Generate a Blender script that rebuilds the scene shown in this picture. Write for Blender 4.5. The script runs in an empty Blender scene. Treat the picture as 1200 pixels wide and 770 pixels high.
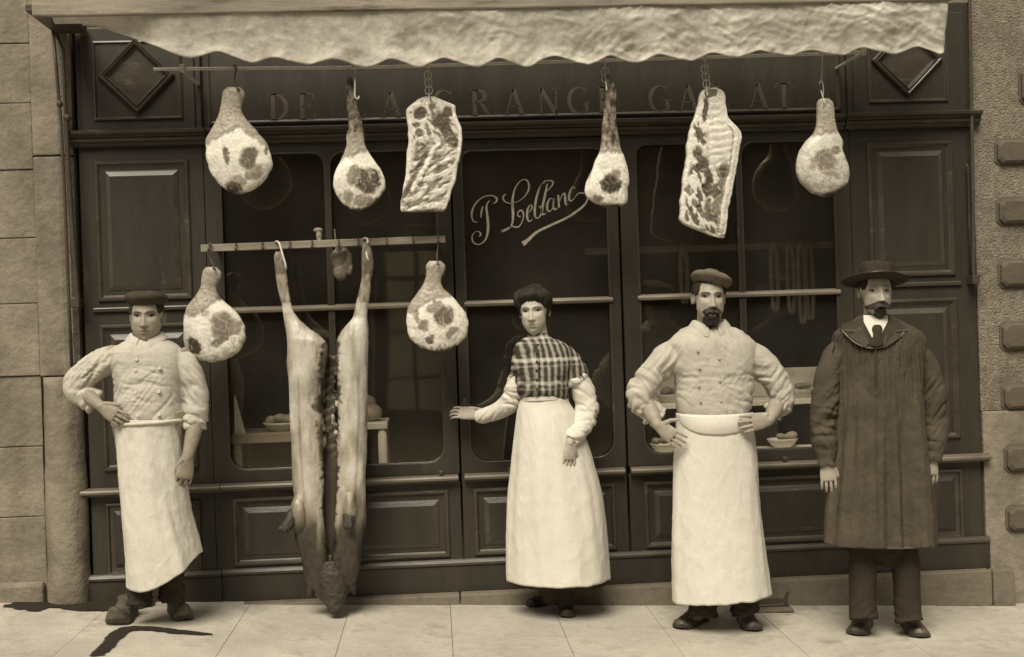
import bpy, bmesh, math, random
from mathutils import Vector, Matrix, noise
random.seed(7)
PI = math.pi
S = bpy.context.scene
COL = S.collection
# ------------------------------------------------------------------ camera
FPX = 1500.0
YAW, PITCH, ROLL = math.radians(3.52), math.radians(-.26), math.radians(-1.88)
CAM = Vector((-.55, -6.6, 1.441))
FB = Vector((math.sin(YAW)*math.cos(PITCH), math.cos(YAW)*math.cos(PITCH), math.sin(PITCH)))
_r0 = Vector((math.cos(YAW), -math.sin(YAW), 0)); _u0 = _r0.cross(FB)
RB = math.cos(ROLL)*_r0 + math.sin(ROLL)*_u0
UB = -math.sin(ROLL)*_r0 + math.cos(ROLL)*_u0
def at(px, py, Y=0.0):
    """point of the vertical plane at depth Y that was measured at (px, py) on the photograph"""
    d = FB + RB*((px-600)/FPX) + UB*((385-py)/FPX)
    return CAM + d*((Y-CAM.y)/d.y)
def gz(x):                       # the street falls to the right
    return -.048*(x+.19)
cd = bpy.data.cameras.new('camera'); cam = bpy.data.objects.new('camera', cd); COL.objects.link(cam)
cd.sensor_width = 36; cd.lens = 36*FPX/1200; cd.clip_end = 300
M = Matrix((RB, UB, -FB)).transposed().to_4x4(); M.translation = CAM
cam.matrix_world = M; S.camera = cam
S.view_settings.view_transform = 'Standard'; S.view_settings.look = 'None'
S.view_settings.gamma = 1; S.view_settings.exposure = .80
# ------------------------------------------------------------------ light
W = bpy.data.worlds.new('World'); S.world = W; W.use_nodes = True
nt = W.node_tree; bg = nt.nodes['Background']
sky = nt.nodes.new('ShaderNodeTexSky'); sky.sky_type = 'NISHITA'; sky.sun_disc = False
SUN_EL, SUN_AZ = math.radians(52), math.radians(198)   # azimuth the light comes from, measured from +Y clockwise
sky.sun_elevation = SUN_EL; sky.sun_rotation = SUN_AZ
hs = nt.nodes.new('ShaderNodeHueSaturation'); hs.inputs['Saturation'].default_value = 0.0
tn_ = nt.nodes.new('ShaderNodeMix'); tn_.data_type = 'RGBA'; tn_.blend_type = 'MULTIPLY'; tn_.inputs[0].default_value = 1
TINT = (1, .92, .76); tn_.inputs[7].default_value = TINT+(1,)      # the warm light of the brown-toned print
nt.links.new(sky.outputs[0], hs.inputs['Color']); nt.links.new(hs.outputs[0], tn_.inputs[6]); nt.links.new(tn_.outputs[2], bg.inputs[0])
bg.inputs[1].default_value = 0.062
sd = bpy.data.lights.new('sun', 'SUN'); so = bpy.data.objects.new('sun', sd); COL.objects.link(so)
sd.energy = 2.5; sd.angle = math.radians(32); sd.color = TINT
sdir = Vector((math.sin(SUN_AZ)*math.cos(SUN_EL), math.cos(SUN_AZ)*math.cos(SUN_EL), math.sin(SUN_EL)))
so.rotation_euler = sdir.to_track_quat('Z', 'Y').to_euler(); so.location = sdir*20
# ------------------------------------------------------------------ colour and materials
def sep(v):
    t = min(1, v/.5); g = .745+.13*t; b = .435+.205*t
    g /= TINT[1]; b /= TINT[2]; n = .2126+.7152*g+.0722*b
    return (v/n, v*g/n, v*b/n, 1)
def mat(name, v, rough=.7, var=.25, vscale=6, bump=.2, bscale=40, spec=.4, stretch=(1, 1, 1), attr=None,
        dirt=None, dscale=3, dlo=.5, dhi=.7, bdist=.01, detail=5, grain=.16):
    """procedural surface: v reflectance, var mottling, bump relief; dirt = reflectance of stains with a shape of their own"""
    m = bpy.data.materials.new(name); m.use_nodes = True
    n = m.node_tree.nodes; l = m.node_tree.links; p = n['Principled BSDF']
    p.inputs['Roughness'].default_value = rough; p.inputs['Specular IOR Level'].default_value = spec
    tc = n.new('ShaderNodeTexCoord'); mp = n.new('ShaderNodeMapping'); mp.inputs['Scale'].default_value = stretch
    l.new(tc.outputs['Object'], mp.inputs[0])
    tn = n.new('ShaderNodeTexNoise'); tn.inputs['Scale'].default_value = vscale; tn.inputs['Detail'].default_value = detail
    tn.inputs['Roughness'].default_value = .65
    l.new(mp.outputs[0], tn.inputs['Vector'])
    mr = n.new('ShaderNodeMapRange'); mr.inputs[1].default_value = .25; mr.inputs[2].default_value = .75
    mr.inputs[3].default_value = 1-var; mr.inputs[4].default_value = 1+var
    l.new(tn.outputs[0], mr.inputs[0])
    mx = n.new('ShaderNodeMix'); mx.data_type = 'RGBA'; mx.blend_type = 'MULTIPLY'; mx.inputs[0].default_value = 1
    if attr:
        at_ = n.new('ShaderNodeAttribute'); at_.attribute_name = attr; l.new(at_.outputs['Color'], mx.inputs[6])
    else:
        mx.inputs[6].default_value = sep(v)
    fg = n.new('ShaderNodeTexNoise'); fg.inputs['Scale'].default_value = 170; fg.inputs['Detail'].default_value = 3; l.new(tc.outputs['Object'], fg.inputs['Vector'])
    fm = n.new('ShaderNodeMapRange'); fm.inputs[1].default_value = .25; fm.inputs[2].default_value = .75; fm.inputs[3].default_value = 1-grain; fm.inputs[4].default_value = 1+grain
    l.new(fg.outputs[0], fm.inputs[0]); mm = n.new('ShaderNodeMath'); mm.operation = 'MULTIPLY'; l.new(mr.outputs[0], mm.inputs[0]); l.new(fm.outputs[0], mm.inputs[1])
    l.new(mm.outputs[0], mx.inputs[7]); out = mx.outputs[2]
    if dirt is not None:
        t2 = n.new('ShaderNodeTexNoise'); t2.inputs['Scale'].default_value = dscale; t2.inputs['Detail'].default_value = 8
        t2.inputs['Roughness'].default_value = .7
        l.new(mp.outputs[0], t2.inputs['Vector'])
        m2 = n.new('ShaderNodeMapRange'); m2.inputs[1].default_value = dlo; m2.inputs[2].default_value = dhi
        l.new(t2.outputs[0], m2.inputs[0])
        mx2 = n.new('ShaderNodeMix'); mx2.data_type = 'RGBA'; l.new(m2.outputs[0], mx2.inputs[0])
        l.new(out, mx2.inputs[6]); mx2.inputs[7].default_value = sep(dirt); out = mx2.outputs[2]
    l.new(out, p.inputs['Base Color'])
    if bump:
        bn = n.new('ShaderNodeTexNoise'); bn.inputs['Scale'].default_value = bscale; bn.inputs['Detail'].default_value = 6
        l.new(mp.outputs[0], bn.inputs['Vector'])
        b = n.new('ShaderNodeBump'); b.inputs['Strength'].default_value = bump; b.inputs['Distance'].default_value = bdist
        l.new(bn.outputs[0], b.inputs['Height']); l.new(b.outputs[0], p.inputs['Normal'])
    return m
def glass_mat():
    m = bpy.data.materials.new('window_glass'); m.use_nodes = True
    n = m.node_tree.nodes; l = m.node_tree.links; n.remove(n['Principled BSDF'])
    tr = n.new('ShaderNodeBsdfTransparent'); tr.inputs[0].default_value = (.95, .94, .91, 1)
    gl = n.new('ShaderNodeBsdfGlossy'); gl.inputs['Roughness'].default_value = .03; gl.inputs[0].default_value = (1, .87, .62, 1)
    tc = n.new('ShaderNodeTexCoord'); nz = n.new('ShaderNodeTexNoise'); nz.inputs['Scale'].default_value = 1.3
    l.new(tc.outputs['Object'], nz.inputs['Vector'])
    b = n.new('ShaderNodeBump'); b.inputs['Strength'].default_value = .12; b.inputs['Distance'].default_value = .02
    l.new(nz.outputs[0], b.inputs['Height']); l.new(b.outputs[0], gl.inputs['Normal'])
    fz = n.new('ShaderNodeFresnel'); fz.inputs[0].default_value = 2.0; ge = n.new('ShaderNodeNewGeometry')
    fr = n.new('ShaderNodeMath'); fr.operation = 'MULTIPLY'; fi = n.new('ShaderNodeMath'); fi.operation = 'SUBTRACT'; fi.inputs[0].default_value = 1
    l.new(ge.outputs['Backfacing'], fi.inputs[1]); l.new(fz.outputs[0], fr.inputs[0]); l.new(fi.outputs[0], fr.inputs[1])      # mirror only on the outer face
    df = n.new('ShaderNodeBsdfDiffuse'); df.inputs[0].default_value = sep(.55)        # pale haze mixed into the glass to lift the dark panes
    dn = n.new('ShaderNodeTexNoise'); dn.inputs['Scale'].default_value = 2.2; dn.inputs['Detail'].default_value = 6; l.new(tc.outputs['Object'], dn.inputs['Vector'])
    dm = n.new('ShaderNodeMapRange'); dm.inputs[1].default_value = .3; dm.inputs[2].default_value = .7; dm.inputs[3].default_value = .010; dm.inputs[4].default_value = .024; l.new(dn.outputs[0], dm.inputs[0])
    dx = n.new('ShaderNodeMixShader'); l.new(dm.outputs[0], dx.inputs[0]); l.new(tr.outputs[0], dx.inputs[1]); l.new(df.outputs[0], dx.inputs[2])
    mx = n.new('ShaderNodeMixShader'); l.new(fr.outputs[0], mx.inputs[0]); l.new(dx.outputs[0], mx.inputs[1]); l.new(gl.outputs[0], mx.inputs[2])
    l.new(mx.outputs[0], n['Material Output'].inputs[0])
    return m
MT = dict(
    wood=mat('dark_shop_paint', .026, .45, .45, 5, .12, 60, .5, (1, 1, .25), dirt=.06, dscale=9, dlo=.58, dhi=.8),
    moulding=mat('edge_lit_dark_paint', .042, .36, .4, 9, .1, 60, .55, (.3, 1, 1), dirt=.13, dscale=14, dlo=.58, dhi=.75),  # tone raised above the wood to paint in light-catching edges
    crossbar=mat('pale_bar_paint', .19, .4, .4, 9, .1, 60, .5, (.3, 1, 1), dirt=.10, dscale=16, dlo=.55, dhi=.75),  # blotchy paint, paler than the woodwork around it
    ledge=mat('skylit_ledge_paint', .115, .4, .4, 9, .1, 60, .5, (.3, 1, 1), dirt=.06, dscale=16, dlo=.55, dhi=.75),  # sky light caught by the ledge tops put into a paler paint
    letter=mat('faded_gilt_letter', .075, .6, .3, 18, 0, 40, .3, dirt=.055, dscale=10, dlo=.5, dhi=.65),
    gilt=mat('gilt_script', .30, .45, .3, 30, 0, 40, .4),
    ashlar=mat('ashlar_stone', .195, .9, .35, 4, .7, 30, .2, dirt=.09, dscale=2.6, dlo=.46, dhi=.75, bdist=.012),
    stepstone=mat('step_stone', .145, .85, .4, 5, .6, 30, .25, dirt=.08, dscale=5, dlo=.5, dhi=.75),
    roughcast=mat('roughcast_render', .21, .95, .45, 30, 1.0, 95, .15, dirt=.10, dscale=4, dlo=.48, dhi=.75, bdist=.018),
    boss=mat('dressed_block', .085, .7, .25, 8, .3, 50, .3),
    pave=mat('pavement_stone', .40, .85, .3, 2.2, .4, 60, .25, dirt=.18, dscale=4.5, dlo=.5, dhi=.78, detail=9),
    canvas=mat('awning_canvas', .56, .9, .25, 5, .25, 30, .15, dirt=.24, dscale=6, dlo=.47, dhi=.75),
    barewood=mat('weathered_bare_wood', .22, .7, .4, 9, .3, 50, .3, (.15, 1, 1), dirt=.07, dscale=11, dlo=.55, dhi=.7),
    iron=mat('dark_iron', .045, .45, .3, 20, .2, 80, .5),
    steel=mat('bright_steel', .45, .35, .2, 20, 0, 80, .6),
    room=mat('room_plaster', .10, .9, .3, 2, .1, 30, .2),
    glass=glass_mat(),
    linen=mat('white_cloth', .62, .9, .07, 5, .25, 60, .15, dirt=.5, dscale=5, dlo=.55, dhi=.8),
    china=mat('white_china', .6, .25, .1, 10, 0, 10, .5),
    wall_joint=mat('lime_mortar', .17, .95, .3, 20, .6, 60, .2),
    dark=mat('dark_cloth', .03, .85, .25, 12, .2, 70, .2),
)
# ------------------------------------------------------------------ mesh building
WL = {}
class MB:
    def __init__(s): s.v = []; s.f = []; s.m = []; s.c = []
    def add(s, v, f, m=0):
        o = len(s.v); s.v += [tuple(p) for p in v]; s.f += [tuple(i+o for i in q) for q in f]; s.m += [m]*len(f)
        return s
    def box(s, x0, x1, y0, y1, z0, z1, m=0):
        return s.add([(x0,y0,z0),(x1,y0,z0),(x1,y1,z0),(x0,y1,z0),(x0,y0,z1),(x1,y0,z1),(x1,y1,z1),(x0,y1,z1)],
                     [(0,3,2,1),(4,5,6,7),(0,1,5,4),(1,2,6,5),(2,3,7,6),(3,0,4,7)], m)
    def rings(s, R, m=0, cap=True, closed=True):
        """loft through equal-length rings of points"""
        n = len(R[0]); v = [p for r in R for p in r]; f = []
        for i in range(len(R)-1):
            for j in range(n if closed else n-1):
                k = (j+1) % n
                f.append((i*n+j, i*n+k, (i+1)*n+k, (i+1)*n+j))
        if cap and closed:
            f.append(tuple(range(n-1, -1, -1))); f.append(tuple((len(R)-1)*n+j for j in range(n)))
        return s.add(v, f, m)
    def tube(s, P, r, n=10, m=0, flat=1.0, closed=False):
        """round bar along points P; r one radius or one per point"""
        P = [Vector(p) for p in P]; R = []; up = None
        rr = r if hasattr(r, '__len__') else [r]*len(P)
        for i, p in enumerate(P):
            if closed: t = (P[(i+1) % len(P)]-P[i-1]).normalized()
            else: t = (P[min(i+1, len(P)-1)]-P[max(i-1, 0)]).normalized()
            if up is None:
                up = Vector((0,0,1)) if abs(t.z) < .9 else Vector((0,1,0))
            a = t.cross(up).normalized(); b = a.cross(t).normalized(); up = b
            R.append([p + a*(math.cos(2*PI*k/n)*rr[i]) + b*(math.sin(2*PI*k/n)*rr[i]*flat) for k in range(n)])
        if closed: R.append(R[0]); return s.rings(R, m, cap=False)
        return s.rings(R, m)
    def ell(s, c, rx, ry, rz, n=16, k=10, m=0, rot=None):
        R = []
        for i in range(k+1):
            t = -PI/2+PI*i/k; t = max(-PI/2+.06, min(PI/2-.06, t)); row = []
            for j in range(n):
                q = Vector((rx*math.cos(t)*math.cos(2*PI*j/n), ry*math.cos(t)*math.sin(2*PI*j/n), rz*math.sin(t)))
                if rot: q = rot @ q
                row.append(Vector(c)+q)
            R.append(row)
        return s.rings(R, m)
    def mould(s, x0, x1, z0, z1, y, prof, m=0, fill=True, mf=None):
        """mitred moulding round a rectangle: prof = (inset, height off the face)"""
        R = []
        for d, h in prof:
            R.append([(x0+d, y-h, z0+d), (x1-d, y-h, z0+d), (x1-d, y-h, z1-d), (x0+d, y-h, z1-d)])
        s.rings(R, m, cap=False)
        if fill: s.add(R[-1], [(0, 1, 2, 3)], m if mf is None else mf)
        return s
    def prism(s, pts, y0, y1, m=0):
        n = len(pts)
        v = [(x, y0, z) for x, z in pts]+[(x, y1, z) for x, z in pts]
        f = [tuple(range(n)), tuple(range(2*n-1, n-1, -1))]+[(i, i+n, (i+1) % n+n, (i+1) % n) for i in range(n)]
        return s.add(v, f, m)
    def build(s, name, mats, parent=None, loc=None, smooth=False, bev=0, sub=0, fix=True):
        me = bpy.data.meshes.new(name)
        base = Vector(loc) if loc is not None else (WL[parent] if parent else Vector((0,0,0)))
        me.from_pydata([tuple(Vector(p)-base) for p in s.v], [], s.f)
        mats = mats if isinstance(mats, (list, tuple)) else [mats]
        for k in mats: me.materials.append(MT[k] if isinstance(k, str) else k)
        me.polygons.foreach_set('material_index', s.m)
        me.polygons.foreach_set('use_smooth', [bool(smooth)]*len(s.f))
        if s.c:
            a = me.color_attributes.new('Col', 'FLOAT_COLOR', 'POINT')
            for i, c in enumerate(s.c): a.data[i].color = c
        if fix:
            b = bmesh.new(); b.from_mesh(me); bmesh.ops.recalc_face_normals(b, faces=b.faces); b.to_mesh(me); b.free()
        me.update()
        o = bpy.data.objects.new(name, me); COL.objects.link(o)
        if parent is not None:
            o.parent = parent; o.location = base-WL[parent]
        else: o.location = base
        WL[o] = base
        if bev:
            d = o.modifiers.new('bevel', 'BEVEL'); d.width = bev; d.segments = 2; d.limit_method = 'ANGLE'; d.angle_limit = math.radians(40)
        if sub:
            d = o.modifiers.new('sub', 'SUBSURF'); d.levels = d.render_levels = sub
        return o
def tag(o, label, cat=None, group=None):
    o['label'] = label
    if cat: o['category'] = cat
    if group: o['group'] = group
    return o
def thing(name, label, cat, loc=(0,0,0), group=None):
    o = bpy.data.objects.new(name, None); COL.objects.link(o); o.location = loc; o.empty_display_size = .05
    WL[o] = Vector(loc)
    return tag(o, label, cat, group)
def setting(o, kind='structure'):
    o['kind'] = kind; return o
def dup(o, loc=None, parent=None, label=None):
    c = o.copy(); COL.objects.link(c)
    if loc is not None: c.location = loc
    WL[c] = Vector(loc) if loc is not None else WL[o]
    if parent: c.parent = parent
    if label: c['label'] = label
    for k in [q for q in bpy.data.objects if q.parent == o]: dup(k, None, c)
    return c
def arc(cx, cz, r, a0, a1, n=8):
    return [(cx+r*math.cos(math.radians(a0+(a1-a0)*i/n)), cz+r*math.sin(math.radians(a0+(a1-a0)*i/n))) for i in range(n+1)]
def rrect(x0, x1, z0, z1, tl=0, tr=0, br=0, bl=0):
    p = []
    for (r, cx, cz, a) in ((bl, x0+bl, z0+bl, 180), (br, x1-br, z0+br, 270), (tr, x1-tr, z1-tr, 0), (tl, x0+tl, z1-tl, 90)):
        p += arc(cx, cz, r, a, a+90) if r else [(cx, cz)]
    return p
def plate(outer, holes, y, half, bevel=.004):
    """board with openings, returned as an MB"""
    cu = bpy.data.curves.new('c', 'CURVE'); cu.dimensions = '2D'; cu.fill_mode = 'BOTH'
    cu.extrude = half-bevel; cu.bevel_depth = bevel; cu.bevel_resolution = 1; cu.offset = -bevel
    for loop in [outer]+holes:
        sp = cu.splines.new('POLY'); sp.points.add(len(loop)-1); sp.use_cyclic_u = True
        for p, q in zip(sp.points, loop): p.co = (q[0], q[1], 0, 1)
    ob = bpy.data.objects.new('c', cu); COL.objects.link(ob)
    me = bpy.data.meshes.new_from_object(ob.evaluated_get(bpy.context.evaluated_depsgraph_get()))
    b = MB(); b.add([(v.co.x, y-v.co.z, v.co.y) for v in me.vertices], [tuple(p.vertices) for p in me.polygons])
    bpy.data.objects.remove(ob); bpy.data.curves.remove(cu); bpy.data.meshes.remove(me)
    return b
def remesh(mb, voxel, smooth=2):
    """fuse the closed pieces of an MB into one continuous skin"""
    me = bpy.data.meshes.new('r'); me.from_pydata(mb.v, [], mb.f)
    b = bmesh.new(); b.from_mesh(me); bmesh.ops.recalc_face_normals(b, faces=b.faces); b.to_mesh(me); b.free()
    ob = bpy.data.objects.new('r', me); COL.objects.link(ob)
    d = ob.modifiers.new('r', 'REMESH'); d.mode = 'VOXEL'; d.voxel_size = voxel
    if smooth:
        d = ob.modifiers.new('s', 'SMOOTH'); d.iterations = smooth; d.factor = .5
    m2 = bpy.data.meshes.new_from_object(ob.evaluated_get(bpy.context.evaluated_depsgraph_get()))
    r = MB(); r.v = [tuple(v.co) for v in m2.vertices]; r.f = [tuple(p.vertices) for p in m2.polygons]; r.m = [0]*len(r.f)
    r.n = [v.normal.copy() for v in m2.vertices]
    bpy.data.objects.remove(ob); bpy.data.meshes.remove(me); bpy.data.meshes.remove(m2)
    return r
def gpx(x, y):
    """point of the sloping pavement seen at (x, y)"""
    lo, hi = -2.5, .3
    for q in range(40):
        m = (lo+hi)/2; p = at(x, y, m)
        if p.z < gz(p.x): hi = m
        else: lo = m
    return Vector((p.x, p.y, gz(p.x)))
def nz(x, y, z, o=3):
    return noise.fractal(Vector((x, y, z)), .7, 2.1, o)
def smooth(a, b, x):
    t = max(0, min(1, (x-a)/(b-a))); return t*t*(3-2*t)
def lerp_table(T, v):
    """T rows (key, a, b, ...) sorted by key; smooth interpolation of the columns"""
    if v <= T[0][0]: return T[0][1:]
    for i in range(len(T)-1):
        a, b = T[i], T[i+1]
        if v <= b[0]:
            h = b[0]-a[0]; t = (v-a[0])/h; p0 = T[max(i-1, 0)]; p3 = T[min(i+2, len(T)-1)]; r = []
            for k in range(1, len(a)):
                m0 = (b[k]-p0[k])/(b[0]-p0[0])*h; m1 = (p3[k]-a[k])/(p3[0]-a[0])*h
                r.append((2*t**3-3*t*t+1)*a[k]+(t**3-2*t*t+t)*m0+(3*t*t-2*t**3)*b[k]+(t**3-t*t)*m1)
            return tuple(r)
    return T[-1][1:]
def curve(P, n=6):
    """smooth curve through points"""
    T = [(i,)+tuple(p) for i, p in enumerate(P)]
    return [Vector(lerp_table(T, i/n)) for i in range((len(P)-1)*n+1)]
# ================================================================== setting: pavement
JX = [-6.5, -5.9, -5.3, -4.7, -4.1, -3.5, -2.9, -2.2] + [at(p, 710, -.3).x for p in (285, 407, 528, 652, 765, 893, 1020, 1116)] + [2.75, 3.3, 3.9, 4.5, 5.1, 5.7, 6.3]
b = MB()
b.add([(-40, -60, gz(-40)-.012), (40, -60, gz(40)-.012), (40, 3, gz(40)-.012), (-40, 3, gz(-40)-.012)], [(0, 1, 2, 3)])
MT['cobble'] = mat('dark_setts', .10, .8, .3, 6, .5, 12, .3)
setting(b.build('ground', 'cobble'))
b = MB(); yy = [-3.2, -1.95, .02]
for i in range(len(JX)-1):
    for k in range(len(yy)-1):
        x0, x1 = JX[i]+.0009, JX[i+1]-.0009; y0, y1 = yy[k]+.0009, yy[k+1]-.0009
        d = [random.uniform(-.0015, .0015) for q in range(4)]
        v = [(x0, y0, gz(x0)+d[0]), (x1, y0, gz(x1)+d[1]), (x1, y1, gz(x1)+d[2]), (x0, y1, gz(x0)+d[3])]
        b.add(v+[(p[0], p[1], p[2]-.05) for p in v], [(0, 1, 2, 3), (7, 6, 5, 4), (0, 4, 5, 1), (1, 5, 6, 2), (2, 6, 7, 3), (3, 7, 4, 0)])
setting(b.build('pavement', 'pave', bev=.002))
b = MB()
def blot(px, wob=.01):
    P = []
    P = [gpx(x, y) for x, y in px]
    C_ = curve([tuple(p) for p in P]+[tuple(P[0])], 5)[:-1]; n = len(C_)
    C_ = [Vector((c.x+wob*nz(c.x*25, c.y*25, 1), c.y+wob*nz(c.x*25, c.y*25, 7), 0)) for c in C_]
    ar = sum(C_[i].x*C_[(i+1) % n].y-C_[(i+1) % n].x*C_[i].y for i in range(n)); o = len(b.v); O_ = []
    for i in range(n):
        t = (C_[(i+1) % n]-C_[i-1]).normalized(); O_.append(C_[i]+Vector((t.y, -t.x, 0))*(.018 if ar > 0 else -.018))
    b.add([(c.x, c.y, gz(c.x)+.005) for c in C_+O_], [tuple(range(n))]+[(i, (i+1) % n, n+(i+1) % n, n+i) for i in range(n)])
    b.c += [(1, 1, 1, 1)]*n+[(0, 0, 0, 1)]*n
MT['wet'] = mat('wet_stone', .022, .8, .3, 12, .15, 40, .2)
def soak(m):      # the damp fades out raggedly at its rim
    n = m.node_tree.nodes; l = m.node_tree.links; a = n.new('ShaderNodeAttribute'); a.attribute_name = 'Col'
    t = n.new('ShaderNodeTexCoord'); z = n.new('ShaderNodeTexNoise'); z.inputs['Scale'].default_value = 28; z.inputs['Detail'].default_value = 6; l.new(t.outputs['Object'], z.inputs['Vector'])
    s_ = n.new('ShaderNodeMath'); s_.operation = 'ADD'; l.new(a.outputs['Fac'], s_.inputs[0]); l.new(z.outputs[0], s_.inputs[1])
    r = n.new('ShaderNodeMapRange'); r.inputs[1].default_value = .75; r.inputs[2].default_value = 1.3; l.new(s_.outputs[0], r.inputs[0])
    tr = n.new('ShaderNodeBsdfTransparent'); mx = n.new('ShaderNodeMixShader'); l.new(r.outputs[0], mx.inputs[0]); l.new(tr.outputs[0], mx.inputs[1]); l.new(n['Principled BSDF'].outputs[0], mx.inputs[2]); l.new(mx.outputs[0], n['Material Output'].inputs[0])
soak(MT['wet'])
blot([(40, 703), (90, 699), (140, 697), (175, 701), (178, 711), (140, 716), (95, 716), (60, 712), (45, 717), (25, 714), (8, 710)], .02)
blot([(119, 769), (108, 769), (120, 757), (130, 744), (142, 737), (162, 735), (200, 738), (243, 743.5), (242, 745), (200, 742.5), (165, 739), (146, 744), (134, 757)], .012)
setting(b.build('wet_patch', 'wet', fix=False))
# ================================================================== walls of the neighbouring houses
def zp(px, py, Y=0.): return at(px, py, Y).z
w = thing('stone_wall', 'pale ashlar stone wall with wide joints and a rounded pier, left of the dark shopfront', 'wall', (-2.9, 0, 0))
b = MB(); b.box(-5.2, -2.335, .03, .6, -.2, 5)
b.build('mortar', 'wall_joint', w)
b = MB(); zs = [-.1] + [zp(20, y) for y in (606, 524, 441, 356, 279, 199, 121, 51, -20)] + [3.6, 4.0, 4.4, 4.8]
for i in range(len(zs)-1):
    z0, z1 = zs[i]+.0016, zs[i+1]-.0016; x = -2.535; k = 0
    while x > -5:
        wd = [.11, .62, .47, .55, .7][(k+(0 if k else i % 2)) % 5] if i in (1, 3) else [.5, .64, .43, .58][(i+k) % 4]
        b.box(x-wd+.0016, x-.0016, random.uniform(-.008, .006), .1, z0, z1); x -= wd; k += 1
b.build('ashlar_block', 'ashlar', w, bev=.0045)
b = MB()
zc = zp(70, 440)
for z0, z1 in ((zc, 2.35), (2.358, 5)):
    b.rings([[(-2.53, .1, z), (-2.53, -.03, z), (-2.515, -.045, z), (-2.40, -.045, z), (-2.36, -.03, z), (-2.337, .0, z), (-2.337, .1, z)] for z in (z0, z1)])
b.build('pier', 'ashlar', w, bev=.006)
b = MB(); R = []
for i in range(26):
    z = -.1+(zc-.006+.1)*i/25; r = .125-.012*smooth(.3, 1, i/25)+.006*nz(0, 1, z*4)
    R.append([(-2.425+(r-.015)*math.cos(a)*(.95 if math.cos(a) > 0 else 1), .02-r*max(0, math.sin(a))**.8+.006*nz(a*2, z*6, 3), z) for a in [PI*k/22 for k in range(23)]])
b.rings(R, cap=True); b.build('guard_stone', 'ashlar', w, smooth=True)
b = MB(); b.box(-5.2, -2.545, -.05, .0285, -.3, gz(-2.6)+.10)
b.build('footing', 'ashlar', w, bev=.02)

w = thing('roughcast_wall', 'roughcast wall with a column of smooth raised blocks, right of the shopfront', 'wall', (2.8, 0, 0))
b = MB(); b.box(2.325, 5.2, .0, .6, zp(1160, 481), 5)
b.build('render_coat', 'roughcast', w)
b = MB(); b.box(2.327, 5.2, -.012, .6, -.4, zp(1160, 481)-.004)
b.build('dado', 'ashlar', w, bev=.006)
pr = None
for y0, y1, x in ((82, 120, 1195), (165, 192, 1167), (234, 262, 1169), (306, 336, 1171), (379, 409, 1173), (451, 479, 1175), (523, 551, 1177), (594, 621, 1179)):
    X0 = at(x, y0).x; Z0, Z1 = zp(x, y1), zp(x, y0); cz = (Z0+Z1)/2
    if y0 == 82: X0 -= .0
    f = -.012 if y0 > 470 else 0
    if pr is None or True:
        c = .022; x1 = X0+.42; hz = (Z1-Z0)/2
        oc = lambda e: [(X0+c+e, -hz+e), (x1-c-e, -hz+e), (x1-e, -hz+c+e), (x1-e, hz-c-e), (x1-c-e, hz-e), (X0+c+e, hz-e), (X0+e, hz-c-e), (X0+e, -hz+c+e)]
        b = MB(); b.rings([[(p[0], yy_, cz+p[1]) for p in oc(e)] for e, yy_ in ((-.012, f+.02), (-.012, f-.006), (-.002, f-.008), (.0, f-.024), (.014, f-.034))])
        b.build('raised_block', 'boss', w, bev=.003)
# stone step below the shopfront
b = MB()
for x0, x1 in ((-1.75, -.46), (-.455, .86), (.865, 2.32)):
    b.box(x0, x1, -.085, .3, -.25, .066)
b.prism(rrect(2.325, at(1190, 680, -.085).x, -.25, .066, 0, .035, 0, 0), -.085, -.015)
tag(b.build('stone_step', 'stepstone', loc=(0, 0, -.1), bev=.008), 'worn stone step under the shopfront, rising out of the sloping pavement to the right', 'step')

# ================================================================== shopfront
sf = thing('shopfront', 'dark painted wooden butcher shopfront with panelled pilasters, two windows and a glazed door', 'shop front', (0, 0, .07))
PAN = [(0, .0), (0, .010), (.006, .016), (.016, .016), (.024, .006), (.03, .001), (.05, .001), (.056, .004), (.078, .012)]
PANS = [(0, .0), (0, .010), (.006, .014), (.014, .014), (.02, .003), (.04, .001), (.045, .004), (.06, .010)]
def panel(par, x0, x1, z0, z1, y, prof=PAN, name='panel'):
    b = MB(); n = len(prof)
    b.mould(x0, x1, z0, z1, y, prof, 1, True, 0); b.m[-1] = 0
    for k in range(4*5, min(4*7, len(b.m)-1)): b.m[k] = 0
    return b.build(name, ['wood', 'moulding'], par)
for (x0, x1, a0, a1) in ((-2.31, -1.69, -2.235, -1.765), (1.66, 2.318, 1.752, 2.208)):
    b = MB(); b.box(x0, x1, 0, .16, .07, 3.05)
    b.box(x0+.03, x1-.03, -.012, .01, 2.477, 3.0)                # the block beside the fascia
    pl = b.build('pilaster', 'wood', sf, bev=.004)
    panel(pl, a0, a1, 1.615, 2.325, 0); panel(pl, a0, a1, .755, 1.497, 0); panel(pl, a0, a1, .225, .592, 0, PANS)
    b = MB(); b.box(a0-.03, a1+.03, -.018, .002, 1.562, 1.585); b.build('rail_bead', 'moulding', pl, bev=.006)
    # block with the lozenge
    panel(pl, a0+.015, a1-.015, 2.53, 2.93, -.012, [(0, 0), (0, .008), (.008, .012), (.014, .002), (.02, .002)], 'block_frame')
    cx, cz = (a0+a1)/2-.005, 2.752; b = MB(); R = []
    for r, h in ((.190, .0), (.190, .02), (.178, .028), (.166, .022), (.158, .030), (.146, .012), (.138, .006)):
        R.append([(cx-r, -.014-h, cz), (cx, -.014-h, cz-r), (cx+r, -.014-h, cz), (cx, -.014-h, cz+r)])
    b.rings(R, cap=False); b.add(R[-1], [(0, 1, 2, 3)])
    b.build('lozenge', 'moulding', pl)
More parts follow.
